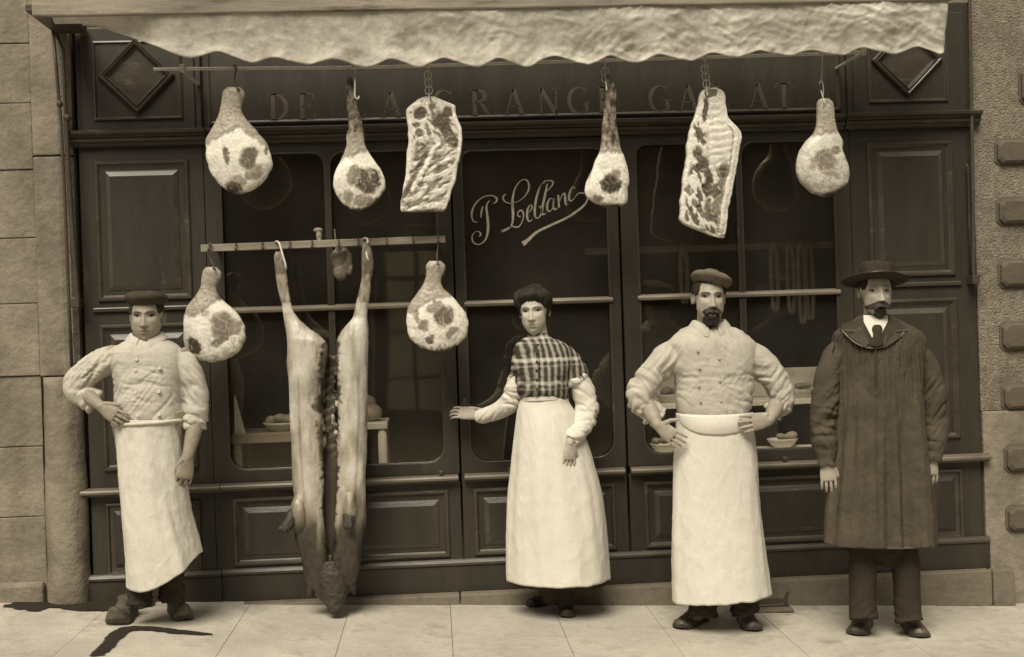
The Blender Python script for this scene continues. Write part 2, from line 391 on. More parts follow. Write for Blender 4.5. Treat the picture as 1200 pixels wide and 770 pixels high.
# plinth, base moulding, ledge, cornice: profiles run along the front, breaking forward over the pilasters
def runs(par, name, prof, m, spans):
    b = MB()
    for x0, x1, dy in spans:
        b.rings([[(x, -(p[0]+dy) if p[0] > -.5 else .02, p[1]) for p in prof] for x in (x0, x1)])
    return b.build(name, m, par)
bk = lambda P: [(-1, P[0][1])]+P+[(-1, P[-1][1])]
SP3 = [(-2.335, -1.665, .012), (-1.663, 1.633, 0), (1.635, 2.34, .012)]
runs(sf, 'plinth', bk([(.012, .068), (.012, .198)]), 'wood', SP3)
runs(sf, 'base_moulding', bk([(.014, .2), (.020, .204), (.022, .216), (.012, .228), (.006, .234)]), 'moulding', SP3)
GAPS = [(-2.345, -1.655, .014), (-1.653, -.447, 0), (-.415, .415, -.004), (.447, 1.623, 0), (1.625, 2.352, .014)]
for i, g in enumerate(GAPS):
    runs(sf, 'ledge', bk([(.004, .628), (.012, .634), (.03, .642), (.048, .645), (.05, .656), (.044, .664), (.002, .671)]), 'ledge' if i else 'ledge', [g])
runs(sf, 'cornice', bk([(.004, 2.395), (.012, 2.40), (.016, 2.412), (.034, 2.418), (.038, 2.432), (.03, 2.436), (.036, 2.444), (.06, 2.455), (.064, 2.468), (.05, 2.474), (.0, 2.478)]), 'moulding',
     [(-2.345, -1.665, .018), (-1.663, 1.633, 0), (1.635, 2.352, .018)])
fa = MB().box(-1.689, 1.659, .03, .16, 2.40, 3.05).build('fascia', 'wood', sf)
panel(fa, -1.66, 1.63, 2.50, 2.98, .03, [(0, 0), (0, .008), (.008, .012), (.014, .004), (.02, .002)], 'fascia_frame')
# ---- shop name on the fascia: letters of stems, hairlines and serifs
def ribbon(b, P, wd, y0, y1, m=0):
    """flat letter stroke in the XZ plane with its own width at each point"""
    L_, R_ = [], []
    for i, p in enumerate(P):
        t = Vector(P[min(i+1, len(P)-1)])-Vector(P[max(i-1, 0)]); t = Vector((t[0], t[1])).normalized(); nn = Vector((-t.y, t.x))
        q = Vector((p[0], p[1])); L_.append(q+nn*wd[i]/2); R_.append(q-nn*wd[i]/2)
    b.rings([[(l.x, y0, l.y), (r.x, y0, r.y), (r.x, y1, r.y), (l.x, y1, l.y)] for l, r in zip(L_, R_)], m)
T_, H_ = .17, .055
def stem(x, w=T_): return [([(x, 0), (x, 1)], [w, w]), ([(x-.17, .02), (x+.17, .02)], [.045]*2), ([(x-.17, .98), (x+.17, .98)], [.045]*2)]
def bow(x, cy, rx, ry):
    A = [PI/2-PI*i/14 for i in range(15)]
    return [([(x+rx*math.cos(a), cy+ry*math.sin(a)) for a in A], [H_+(T_-H_)*max(0, math.cos(a)) for a in A])]
def gee():
    A = [math.radians(40+275*i/20) for i in range(21)]
    return [([(.42+.40*math.cos(a), .5+.49*math.sin(a)) for a in A], [H_+(T_-H_)*max(0, -math.cos(a)) for a in A]), ([(.74, .04), (.74, .42)], [.14]*2), ([(.58, .43), (.9, .43)], [.045]*2), ([(.73, .75), (.73, .99)], [.05]*2)]
GL = {'D': stem(.18)+bow(.2, .5, .52, .48), 'L': stem(.18)+[([(.18, .02), (.66, .02)], [.05]*2), ([(.66, .0), (.69, .26)], [.06, .03])],
      'E': stem(.18)+[([(.18, y), (x, y)], [.05]*2) for y, x in ((.02, .66), (.5, .5), (.98, .62))]+[([(.66, 0), (.69, .24)], [.06, .03]), ([(.62, 1), (.64, .78)], [.06, .03]), ([(.5, .38), (.5, .62)], [.05]*2)],
      'A': [([(.1, 0), (.42, 1)], [.06]*2), ([(.42, 1), (.76, 0)], [T_]*2), ([(.2, .33), (.64, .33)], [.045]*2), ([(-.04, .02), (.24, .02)], [.045]*2), ([(.58, .02), (.92, .02)], [.045]*2)],
      'G': gee(), 'R': stem(.18)+bow(.2, .75, .42, .24)+[([(.35, .5), (.5, .42), (.62, .2), (.78, .02)], [.06, .14, .16, .08])],
      'N': [([(.14, 0), (.14, 1)], [.06]*2), ([(.12, 1), (.76, 0)], [T_]*2), ([(.76, 0), (.76, 1)], [.06]*2), ([(0, .98), (.2, .98)], [.045]*2), ([(0, .02), (.28, .02)], [.045]*2), ([(.62, .98), (.9, .98)], [.045]*2)],
      'T': stem(.36)+[([(.0, .97), (.72, .97)], [.05]*2), ([(.02, 1), (0, .76)], [.06, .03]), ([(.70, 1), (.72, .76)], [.06, .03])]}
for ch, x, y in (('D', 327, 124), ('E', 361, 123), ('L', 420, 122), ('A', 458, 122), ('G', 520, 120), ('R', 563, 120), ('A', 602, 119), ('N', 642, 118), ('G', 678, 117), ('E', 712, 116), ('G', 773, 114), ('A', 806, 113), ('L', 846, 112), ('A', 888, 111), ('T', 920, 110)):
    b = MB(); p = at(x, y, .03); h = .136; wd = h*.92
    for P, ws in GL[ch]:
        ribbon(b, [(p.x+(q[0]-.42)*wd, 2.585+(q[1]-.5)*h) for q in P], [v*h*.95 for v in ws], .0266, .0276)
    b.build('letter', 'letter', fa)
# ---- windows
def bead(b, loop, y, r=.006, m=0):
    b.tube([(x, y, z) for x, z in loop], r, 6, m, closed=True)
def window(x0, x1, h0, h1, hb0, mid, par):
    hol = [rrect(h0, mid-.012, .735, 2.345, .055, .07, .012, .085), rrect(mid+.012, h1, .735, 2.345, .07, .055, .085, .012)]
    b = plate([(x0, .672), (x1, .672), (x1, 2.394), (x0, 2.394)], hol, .03, .03)
    fr = b.build('window_frame', 'wood', par)
    for h, a, c in ((hol[0], h0, mid-.012), (hol[1], mid+.012, h1)):
        q = MB(); bead(q, h, .006); q.build('pane_bead', 'moulding', fr, smooth=True)
        MB().box(a-.008, c+.008, .036, .040, .728, 2.352).build('pane', 'glass', fr)
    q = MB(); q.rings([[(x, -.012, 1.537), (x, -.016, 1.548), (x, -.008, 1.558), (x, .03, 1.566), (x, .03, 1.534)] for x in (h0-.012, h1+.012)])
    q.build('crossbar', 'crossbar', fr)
    return fr
window(-1.688, -.437, -1.608, -.512, 0, -1.066, sf)
window(.44, 1.658, .528, 1.575, 0, 1.07, sf)
for x0, x1, a0, a1 in ((-1.688, -.437, -1.60, -.50), (.44, 1.658, .515, 1.56)):
    rs = MB().box(x0, x1, .002, .06, .2, .63).build('stall_riser', 'wood', sf, bev=.003)
    panel(rs, a0, a1, .245, .592, .002)
# ---- door
dr = plate([(-.428, .074), (.43, .074), (.43, 2.392), (-.428, 2.392)], [rrect(-.377, .373, .725, 2.335, .05, .07, .09, .09)], .038, .03).build('door', 'wood', sf)
q = MB(); bead(q, rrect(-.377, .373, .725, 2.335, .05, .07, .09, .09), .012); q.build('pane_bead', 'moulding', dr, smooth=True)
MB().box(-.385, .381, .042, .046, .717, 2.343).build('pane', 'glass', dr)
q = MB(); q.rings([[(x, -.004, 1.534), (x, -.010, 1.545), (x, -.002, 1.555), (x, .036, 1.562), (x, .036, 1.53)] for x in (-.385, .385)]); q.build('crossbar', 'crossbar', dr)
panel(dr, -.372, .366, .245, .592, .008)
q = MB(); q.tube([(-.40, .01, 1.01), (-.40, -.05, 1.01)], .009); q.tube(curve([(-.40, -.045, 1.01), (-.37, -.052, 1.012), (-.33, -.05, 1.005), (-.31, -.05, 1.0)], 4), [.008]*13); q.build('handle', 'steel', dr, smooth=True)
q = MB(); q.ell((-.40, .004, 1.01), .022, .006, .05); q.build('handle_plate', 'iron', dr, smooth=True)
SCR = [([(222,388),(192,380),(180,335),(200,275),(250,228),(305,215),(340,232),(338,255),(318,268)], [3,8,13,11,7,6,13,10,4]),
       ([(252,285),(243,320),(240,358)], [10,13,6]),
       ([(296,245),(275,285),(283,360),(285,440),(268,500),(230,530),(192,518),(183,480),(205,448),(232,452),(238,470),(225,478)], [4,12,17,16,10,6,9,8,4,7,9,4]),
       ([(400,205),(382,228),(400,258),(450,264),(510,232),(548,175),(540,122),(505,115),(462,165),(443,250),(447,340),(440,400),(415,432),(372,448)], [7,10,7,4,5,12,10,5,8,16,16,11,7,12]),
       ([(372,445),(400,430),(440,415),(475,420),(500,395),(515,345),(503,312),(480,322),(478,345),(495,352)], [11,5,7,9,6,8,10,6,7,8]),
       ([(540,332),(560,312),(569,285),(555,278),(540,310),(538,358),(552,382),(574,368)], [3,5,9,6,13,15,9,3]),
       ([(652,128),(625,150),(600,220),(587,300),(590,352),(610,360),(630,328),(626,290),(610,288)], [7,8,14,16,13,6,12,10,4]),
       ([(615,165),(648,124),(690,120),(705,132),(692,160),(660,192)], [4,6,9,12,8,4]),
       ([(668,138),(650,225),(634,305),(640,338),(660,328)], [8,15,16,10,3]),
       ([(706,240),(686,235),(668,268),(668,306),(684,318),(706,288),(712,232)], [4,6,13,13,7,4,9]), ([(712,232),(706,285),(718,306),(736,294)], [12,14,9,3]),
       ([(738,212),(744,292)], [13,13]), ([(744,262),(764,212),(780,206),(785,268),(800,272)], [3,6,13,13,3]),
       ([(846,168),(830,160),(812,195),(807,235),(820,250),(845,230)], [10,6,13,14,8,3]), ([(846,226),(862,206),(880,198),(905,202)], [3,5,8,9]),
       ([(928,232),(915,265),(880,300),(800,355),(700,402),(605,448),(545,500),(510,528)], [8,12,14,15,15,17,22,34])]
q = MB()
for P, ws in SCR:
    c3 = curve([(p[0], p[1], w_) for p, w_ in zip(P, ws)], 5); o = []
    for c in c3:
        p = at(520+c.x/5.5, 190+c.y/5.5, .040); o.append((p.x, p.z))
    ribbon(q, o, [max(2.5, c.z)/5.5*.0044 for c in c3], .0395, .0412)
q.build('lettering', 'gilt', dr, fix=True)
for x, Y in ((502, 556), (583, 553), (777, 543), (640, 551), (905, 538)):
    p = at(x, y, 0); q = MB(); q.box(p.x-.011, p.x+.011, -.03, .0, .672, .695); q.build('shutter_stud', 'iron', sf, bev=.004)
# the house wall above
MB().box(-2.334, 2.324, .0, .5, 3.052, 5).build('upper_wall', 'ashlar', sf)
# ================================================================== shop interior
b = MB()
b.box(-2.5, 2.5, 3.2, 3.3, -.3, 3.1); b.box(-2.36, -2.31, .17, 3.2, .0, 3.0); b.box(2.31, 2.32, .17, 3.2, .0, 3.0)
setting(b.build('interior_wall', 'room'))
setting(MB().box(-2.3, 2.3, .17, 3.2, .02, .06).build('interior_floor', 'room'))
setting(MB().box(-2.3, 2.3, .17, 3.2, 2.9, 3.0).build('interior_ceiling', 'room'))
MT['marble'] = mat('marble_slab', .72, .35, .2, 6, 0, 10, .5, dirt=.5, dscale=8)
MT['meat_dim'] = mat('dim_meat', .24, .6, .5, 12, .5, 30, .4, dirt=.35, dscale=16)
# left window: a board with a dish, a folded white card, a small table
def shelf(name, label, px0, px1, py, Y, dep, th, m, legs=True, leg_m=None, group=None):
    a = at(px0, py, Y); c = at(px1, py, Y); z = (a.z+c.z)/2
    t = thing(name, label, 'shelf' if 'shelf' in name else 'table', ((a.x+c.x)/2, Y+dep/2, .06), group)
    MB().box(a.x, c.x, Y, Y+dep, z-th, z).build('board', m, t, bev=.004)
    if legs:
        for x in (a.x+.03, c.x-.03):
            for yq in (Y+.03, Y+dep-.03):
                MB().tube([(x, yq, .06), (x, yq, .3), (x, yq, z-th)], [.014, .02, .024]).build('leg', leg_m or m, t, smooth=True)
    return t, a, c, z
t1, a, c, z = shelf('display_table', 'low board table with a dish behind the left window pane', 270, 352, 508, .13, .4, .05, 'barewood')
def dish(label, px, py, Y, r, food, group=None, zz=None):
    p = at(px, py, Y); z = p.z if zz is None else zz
    t = thing('dish', label, 'dish', (p.x, Y+r*.8, z), group); q = MB(); R = []
    for rr, h in ((.55, 0), (.6, .0), (.92, .035), (1, .045), (.97, .047), (.88, .036), (.55, .012), (.02, .01)):
        R.append([(p.x+r*rr*math.cos(2*PI*k/28), Y+r*.8+r*.8*rr*math.sin(2*PI*k/28), z+h) for k in range(28)])
    q.rings(R, cap=True); q.build('plate', 'china', t, smooth=True)
    if food:
        q = MB()
        for k in range(food):
            q.ell((p.x+random.uniform(-.6, .6)*r, Y+r*.8+random.uniform(-.3, .3)*r, z+.05+random.uniform(0, .02)), r*random.uniform(.3, .45), r*.35, r*random.uniform(.2, .3), rot=Matrix.Rotation(random.uniform(-.4, .4), 3, 'Y'))
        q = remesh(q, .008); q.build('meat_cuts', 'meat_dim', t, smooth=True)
    return t
dish('oval dish heaped with dark meat on the low board table behind the left pane', 330, 503, .17, .11, 5, None, z)
p = at(275, 497, .15); p2 = at(279, 455, .15)
b = MB(); b.rings([[(p.x-.002, .15, z), (p.x+.055, .15, z), (p.x+.055, .154, z), (p.x-.002, .154, z)], [(p.x-.004, .19, z+.2), (p.x+.002, .19, z+.2), (p.x+.002, .193, z+.2), (p.x-.004, .193, z+.2)]])
tag(b.build('paper_card', 'linen', loc=(p.x, .15, z)), 'narrow white triangular card leaning behind the left window pane', 'card')
t2, a, c, z2 = shelf('side_table', 'small pale table with curved leg behind the left window, right of the carcass', 400, 454, 496, .16, .35, .035, 'marble', True, 'linen')
b = MB(); pp = at(432, 490, .24); b.ell((pp.x, .3, z2+.045), .075, .07, .05); b.ell((pp.x-.02, .3, z2+.10), .06, .055, .045)
b = remesh(b, .008)
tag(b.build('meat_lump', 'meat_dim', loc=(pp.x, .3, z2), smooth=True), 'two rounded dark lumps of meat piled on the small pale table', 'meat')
# right window: marble shelf, plates, boxes
t3, a, c, z3 = shelf('wall_shelf', 'upper marble shelf with pale upstand behind the right window', 745, 985, 470, .30, .28, .03, 'marble', False)
MB().box(a.x, c.x, .582, .60, z3, z3+.16).build('upstand', 'marble', t3, bev=.003)
for x in (a.x+.15, (a.x+c.x)/2, c.x-.15): MB().box(x-.015, x+.015, .33, .57, .06, z3-.031).build('bracket', 'wood', t3)
t4, a, c, z4 = shelf('lower_shelf', 'lower stone shelf carrying plates just inside the right window', 748, 985, 528, .10, .18, .04, 'marble', False)
for x in (a.x+.15, c.x-.15): MB().box(x-.02, x+.02, .13, .26, .06, z4-.041).build('bracket', 'wood', t4)
dish('white plate of meat on the upper marble shelf, right of the bearded man elbow', 941, 462, .33, .075, 3, 'plates in the right window', z3)
dish('white plate of meat on the upper marble shelf, left of the bearded man elbow', 788, 464, .33, .085, 3, 'plates in the right window', z3)
dish('white plate with a pale lump on the lower shelf beside the bearded man hand', 921, 520, .12, .085, 2, 'plates in the right window', z4)
dish('white plate on the lower shelf behind the bearded man right wrist', 782, 522, .12, .085, 2, 'plates in the right window', z4)
p = at(890, 488, .3)
shelf('box_shelf', 'deep low board behind the plates in the right window', 800, 985, 532, .32, .4, .03, 'barewood')
z4 = at(890, 532, .32).z
tag(MB().box(p.x-.16, p.x+.12, .36, .6, z4, z4+.17).build('wooden_box', 'wood', loc=(p.x, .36, z4), bev=.006), 'dark wooden box standing inside the right window behind the bearded man', 'box')
# sausages on a rail at the back of the right window
p = at(745, 293, .9); p2 = at(985, 285, .9)
tag(MB().box(p.x-.3, p2.x+.3, .9, .93, p.z-.02, p.z+.02).build('sausage_rail', 'barewood', loc=(p.x, .9, p.z), bev=.004), 'dim wooden rail inside the right window with sausages hung from it', 'rail')
for k, (x, L_) in enumerate(((906, .36), (925, .38), (938, .44), (947, .42), (800, .3))):
    q_ = at(x, 290, .885); b = MB()
    for s_ in (-1, 1):
        b.tube(curve([(q_.x, .885, p.z+.03), (q_.x+s_*.016, .872, p.z-.05), (q_.x+s_*.02, .872, p.z-L_*.6), (q_.x+s_*.012, .872, p.z-L_), (q_.x, .872, p.z-L_-.02)], 4), [.006]+[.014]*15+[.006])
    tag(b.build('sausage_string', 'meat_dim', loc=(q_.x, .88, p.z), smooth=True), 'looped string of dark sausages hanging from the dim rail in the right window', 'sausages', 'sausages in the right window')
# boot scraper and cellar flap at the foot of the step
p = at(912, 715, -.25)
t = thing('boot_scraper', 'low iron boot scraper on the pavement behind the bearded man shoe', 'boot scraper', (p.x, -.2, gz(p.x)))
g = gz(p.x)
for x in (p.x-.10, p.x+.055):
    b = MB(); b.tube(curve([(x+.01, -.2, g), (x, -.2, g+.05), (x+.008, -.2, g+.085), (x+.02, -.2, g+.095)], 4), .009, 8); b.build('post', 'iron', t, smooth=True)
MB().box(p.x-.10, p.x+.06, -.205, -.195, g+.035, g+.06).build('blade', 'iron', t)
MB().box(p.x-.16, p.x+.08, -.26, -.14, g+.003, g+.018).build('base_plate', 'stepstone', t, bev=.004)
# ================================================================== awning
aw = thing('awning', 'cream canvas awning with a creased scalloped valance, rolled up above the shopfront', 'awning', (0, -.3, 3.0))
YV = -.52
# valance: bottom edge measured along the photograph, creased cloth in relief
EDGE = [(95, 28), (120, 33), (150, 42), (180, 54), (205, 64), (222, 68), (240, 66), (256, 63), (272, 67), (295, 73), (308, 71), (322, 69), (340, 72), (362, 75), (376, 73), (390, 71), (405, 73), (427, 78), (444, 75), (457, 71), (475, 74), (492, 78), (505, 74), (519, 70), (535, 73), (560, 78), (572, 74), (585, 70), (600, 74), (620, 77), (634, 71), (650, 67), (668, 70), (690, 74), (703, 70), (716, 66), (730, 70), (750, 72), (762, 68), (774, 65), (790, 68), (812, 70), (822, 67), (834, 63), (850, 66), (868, 66), (878, 63), (890, 60), (904, 63), (930, 64), (940, 61), (953, 60), (968, 63), (990, 64), (1001, 60), (1012, 57), (1025, 60), (1048, 63), (1060, 60), (1074, 56), (1088, 59), (1102, 63), (1107, 61)]
ed = [(at(x, y, YV).x, at(x, y, YV).z) for x, y in EDGE]
TZ = at(600, 8, YV-.05).z; NX, NZ = 420, 30; b = MB(); V = []
xa, xb = ed[0][0], ed[-1][0]
def crease(x, z):
    rt = smooth(-1.6, .6, x)
    d = .020*nz(x*1.6+z*3, z*4-x*1.2, 3.1, 1)
    w = nz(x*3.5+z*4, z*7-x*2, 9.2, 2); d += .004*max(0, 1-abs(w)/.3)**1.8*(.4+.6*rt)
    w = nz(x*8-z*7, z*9+x*4, 5.2, 2); d += .0045*max(0, 1-abs(w)/.2)**1.6*(.2+.8*rt)
    for k, (a, c_, fr) in enumerate(((.5, 1, 13), (-.8, .7, 15), (1, .3, 12), (.3, 1, 26))):
        m = smooth(-.1, .4, nz(x*2+k*7, z*5, k*3, 1))*(.25+.75*rt)
        u = x*a+z*c_; v = x*c_-z*a
        d += m*.0065*(.6 if k == 3 else 1)*(min(1, abs(nz(u*fr, v*4, k*5, 2))*2.4)-.6)
    return d+.0015*nz(x*30, z*30, 2, 2)
for i in range(NX+1):
    x = xa+(xb-xa)*i/NX; zb = lerp_table(ed, x)[0]; bz = lerp_table([(xa, ed[0][1])]+[(at(p_, 70, YV).x, at(p_, q_, YV).z) for p_, q_ in ((150, 45), (222, 68), (300, 71), (430, 75), (580, 75), (700, 71), (850, 66), (1000, 62), (1107, 60))], x)[0]; zb = bz+(zb-bz)*(1+.22*smooth(-1.9, -1.6, x))
    for j in range(NZ+1):
        t = j/NZ; z = zb+(TZ-zb)*t
        hang = .05*(1-t)*smooth(-2.4, -1.6, x)
        y = YV-.03+.03*math.cos(t*3)-crease(x, z)*(1 if 0 < j else .8)-.012*math.sin(x*24)*(1-t)-.0*hang
        V.append((x, y, z))
F_ = [(i*(NZ+1)+j, (i+1)*(NZ+1)+j, (i+1)*(NZ+1)+j+1, i*(NZ+1)+j+1) for i in range(NX) for j in range(NZ)]
b.add(V, F_); va = b.build('valance', 'canvas', aw, smooth=True)
d = va.modifiers.new('thick', 'SOLIDIFY'); d.thickness = .003
# pelmet board, front bar and rolled cloth behind it
p0, p1 = at(40, 4, YV-.03), at(1112, -6, YV-.03)
b = MB(); b.box(p0.x, p1.x+.0, YV-.075, YV-.045, TZ-.012, TZ+.10); b.build('front_bar', 'barewood', aw, bev=.008)
b = MB(); b.tube([(p0.x+.05, YV+.12, TZ+.06), (p1.x, YV+.12, TZ+.06)], .06, 20); b.build('cloth_roll', 'canvas', aw, smooth=True)
# iron arms
def rodp(b, P, Y, r): b.tube([tuple(at(x, y, Y)) for x, y in P], r, 8)
b = MB(); rodp(b, [(62, 36), (66, 80), (72, 150), (77, 260), (81, 360), (84, 428)], -.10, .0085); q = at(84, 428, -.10); b.tube([tuple(q), (q.x+.02, -.03, q.z)], .012, 8)
b.ell(tuple(at(70, 122, -.10)), .016, .016, .02); b.build('arm', 'iron', aw, smooth=True)
b = MB(); rodp(b, [(66, 40), (74, 58), (76, 110), (77, 140)], -.09, .008); rodp(b, [(77, 135), (80, 200), (86, 290), (91, 352)], -.09, .013)
q = at(91, 356, -.06); b.box(q.x-.022, q.x+.018, -.10, -.02, q.z-.02, q.z+.03); b.ell(tuple(at(79, 138, -.09)), .02, .02, .018); b.build('arm', 'iron', aw, smooth=False, bev=.003)
q = at(74, 36, -.1); b = MB(); b.box(q.x-.06, q.x+.10, -.5, -.03, q.z-.0, q.z+.035); b.build('bracket', 'iron', aw, bev=.004)
b = MB(); rodp(b, [(1136, -8), (1138, 100), (1140, 220), (1141, 325)], -.06, .010); q = at(1142, 325, -.06)
b.box(q.x-.018, q.x+.022, -.08, .0, q.z-.035, q.z+.01); b.tube([(q.x, -.06, q.z+.005), (q.x+.04, -.06, q.z+.012)], .007, 8); b.build('arm', 'iron', aw, bev=.002)
b = MB(); rodp(b, [(1132, 193), (1134, 195), (1136, 260), (1138, 322)], -.03, .006); b.build('stay', 'iron', aw, smooth=True)
# ================================================================== upper bar
YR = -.40
rail = thing('hanging_rail', 'long thin iron bar across the fascia carrying the upper row of meat', 'rail', (0, YR, 2.8))
b = MB(); RP = curve([tuple(at(x, y, YR)) for x, y in ((180, 81), (300, 80), (420, 79), (500, 77), (600, 74), (700, 71), (830, 67), (965, 63), (1014, 61))], 5)
b.tube(RP, .0085, 10); b.build('bar', 'steel', rail, smooth=True)
for x, y in ((214, 81), (1012, 61)):
    q = at(x, y, YR); b = MB(); b.box(q.x-.011, q.x+.011, YR-.016, YR+.016, q.z-.016, q.z+.022); b.tube([(q.x, YR, q.z-.0), (q.x, .03, q.z+.004)], .009, 8)
    b.build('bracket', 'steel', rail, bev=.003)
# ================================================================== lower hook board
YH = -.27
hb = thing('hook_board', 'narrow wooden board with a row of iron hooks in front of the left window', 'hook board', (-1.1, YH, 1.85))
a, c = at(235, 291, YH), at(522, 280, YH); b = MB()
b.rings([[(p.x, YH, p.z-.018), (p.x, YH+.022, p.z-.018), (p.x, YH+.022, p.z+.018), (p.x, YH, p.z+.018)] for p in (a, a.lerp(c, .5), c)])
b.build('board', 'barewood', hb, bev=.003)
for t in (.04, .96):
    q = a.lerp(c, t); b = MB(); b.tube([(q.x, YH+.02, q.z), (q.x, .02, q.z)], .011, 8); b.build('bracket', 'iron', hb, smooth=True)
pr = None
for x, y in ((246, 289), (277, 289), (308, 288), (340, 287), (366, 286), (397, 285), (420, 284), (453, 283), (484, 281), (513, 280)):
    q = at(x, y, YH)
    if pr is None:
        b = MB(); b.tube(curve([(q.x, YH+.01, q.z+.012), (q.x, YH-.02, q.z+.012), (q.x, YH-.035, q.z-.012), (q.x+.002, YH-.03, q.z-.022), (q.x+.004, YH-.02, q.z-.016)], 3), .0045, 6)
        pr = b.build('hook', 'iron', hb, smooth=True); o0 = q
    else:
        c_ = pr.copy(); COL.objects.link(c_); c_.parent = hb; c_.location = pr.location+(q-o0)
# ================================================================== meat
MT['meat'] = mat('raw_meat', .4, .42, .10, 30, .14, 55, .45, attr='Col', bdist=.006, grain=.09)
def warp(x, y, s=1.0, f=.08):
    return (x+s*5*nz(x*f, y*f, 4.2), y+s*5*nz(x*f+9, y*f, 1.7))
def hunk(name, label, cat, rows, Y, thick, paint, group=None, hang=None, sq=1.0, ff=.62, rel=1.0, nu=96, step=1.1, extra=None):
    """cut of meat as a loft through horizontal slices measured on the photograph; paint(x, y) -> reflectance, relief"""
    y0, y1 = rows[0][0], rows[-1][0]; nv = max(30, int((y1-y0)/step)); R = []; Cc = []
    wmax = max(r[2]-r[1] for r in rows)
    top = at((rows[0][1]+rows[0][2])/2, y0, Y)
    for i in range(nv+1):
        py = y0+(y1-y0)*i/nv; xl, xr = lerp_table(rows, py)
        if xr-xl < 1.5: m_ = (xl+xr)/2; xl, xr = m_-.75, m_+.75
        L_, Rr = at(xl, py, Y), at(xr, py, Y); a = (Rr-L_).length/2; cx = (L_.x+Rr.x)/2; cz = (L_.z+Rr.z)/2; ax = (Rr-L_)/2
        d = thick*min(1, (xr-xl)/wmax)**.65
        ring = []; nf = int(nu*.72)
        for j in range(nu):
            # vertices spread evenly over the face, fewer round the back
            front = j < nf
            u = math.sin((2*j/(nf-1)-1)*PI/2*.97)/math.sin(PI/2*.97)*.55+(2*j/(nf-1)-1)*.45 if front else math.cos(PI*(j-nf+1)/(nu-nf+1))
            s_ = (max(0, 1-abs(u)**(2*sq)))**(1/(2*sq)); w = -s_ if front else s_
            px = (xl+xr)/2+u*(xr-xl)/2
            v_, h_ = paint(px, py) if (front or abs(u) > .96) else (.33+.1*nz(px*.2, py*.2, 5), 0)
            y = Y+w*d*(ff*.5 if front else .5)
            nn = .0035*nz(px*.07, py*.07, 2.2, 2)*rel
            if front: y -= (h_*.006+.0015*nz(px*.3, py*.3, 8))*rel*min(1, s_*2.5)
            k = 1+nn/.08
            q = Vector((cx, y, cz))+ax*u*k
            ring.append(q); v_ = max(.02, min(.7, v_)); Cc.append(sep(max(.03, .66*(v_/.56)**1.5)))
        R.append(ring)
    b = MB(); b.rings(R); b.c = Cc
    if extra: extra(b)
    o = b.build(name, 'meat', loc=top, smooth=True)
    tag(o, label, cat, group)
    return o
def blend(v, T, x, y, wx, wy):
    h = 0
    for (cx, cy, rx, ry, rot, val, hh) in T:
        a = math.radians(rot); dx, dy = wx-cx, wy-cy
        u = (dx*math.cos(a)+dy*math.sin(a))/rx; w = (-dx*math.sin(a)+dy*math.cos(a))/ry
        k = 1-smooth(.74, 1.16, math.hypot(u, w)); v += (val-v)*k; h += hh*k
    return v, h
def streak(x, y, f, a=.16, sx=1., sy=1.):
    """marbling: thin fat veins"""
    n = abs(nz(x*f*sx, y*f*sy, 12.3)); return 1-smooth(0, a, n)
def ham_paint(T, skin, rim, vein=.75, fat=.57):
    sd = T[0][0]*.37
    def f(x, y):
        wx, wy = warp(x, y, .6, .07); wx2, wy2 = warp(x+31, y+17, .22, .22); wx += wx2-x-31; wy += wy2-y-17
        v = fat+.05*nz(x*.10, y*.10, 3+sd)
        v, h = blend(v, T, x, y, wx, wy)
        lean = smooth(.45, .25, 0) if False else 1-smooth(.26, .44, v)
        v += (.44-v)*lean*.75*vein*max(0, 1-abs(nz(x*.11, y*.07, 12.3+sd, 2))/.10)          # fat running through the lean
        v += .04*nz(x*.35, y*.15, 6+sd)*lean
        dn = smooth(skin(x)+4, skin(x)+26, y)*(1-lean)
        v -= .24*vein*dn*max(0, 1-abs(nz(x*.09+sd, y*.06, 5.5, 2))/.045)                      # cracks and seams in the fat
        v -= .20*vein*dn*max(0, 1-abs(nz(x*.16, y*.10+sd, 15.5, 2))/.05)*smooth(0, 1, (y-skin(x))/45)
        b_ = smooth(.10, .34, nz(x*.13, y*.08, 25.5+sd))*smooth(skin(x)+30, skin(x)+60, y); v += (.27-v)*b_*.4; h -= b_*.2
        k = 1-smooth(-1.5, 1.5, y-skin(x)-3*nz(x*.22, 0, 6+sd)); v += (.33+.07*nz(x*.12, y*.35, 4)-.05*max(0, 1-abs(nz(x*.1, y*.5, 9))/.2)-v)*k; h += .7*k
        e = abs(y-skin(x)-3*nz(x*.22, 0, 6+sd)-1.5); v -= .18*(1-smooth(0, 1.8, e))
        r = smooth(0, 4, y-rim(x)+2.5*nz(x*.2, y*.2, 9)); v += (.07-v)*r; h -= r*.6
        return v, h
    return f
NOR = lambda x: 1e4
hunk('ham', 'plump ham with ragged skin flap, leftmost on the top bar by the left pilaster', 'ham',
     [(103,265,283),(108,261,287),(114,260,287),(122,259,284),(132,257,284),(140,254,289),(150,249,298),(158,244,305),(166,241,311),(175,241,316),(185,241,319),(193,243,319),(202,247,316),(211,253,310),(218,259,303),(224,267,294),(227,274,285)],
     -.40, .17, ham_paint([(293,187,11,14,20,.17,-.8),(267,183,3.6,12,-8,.2,-.6),(313,178,3,6,0,.22,-.4),(300,203,12,8,-30,.3,-.3),(283,212,9,6,10,.36,.2),(274,222,11,7,0,.09,-.5),(252,212,3,9,-25,.22,0)],
     lambda x: 168-max(0, x-243)*.45+max(0, x-283)*1.2, lambda x: 219-.012*(x-280)**2+6), 'hams')
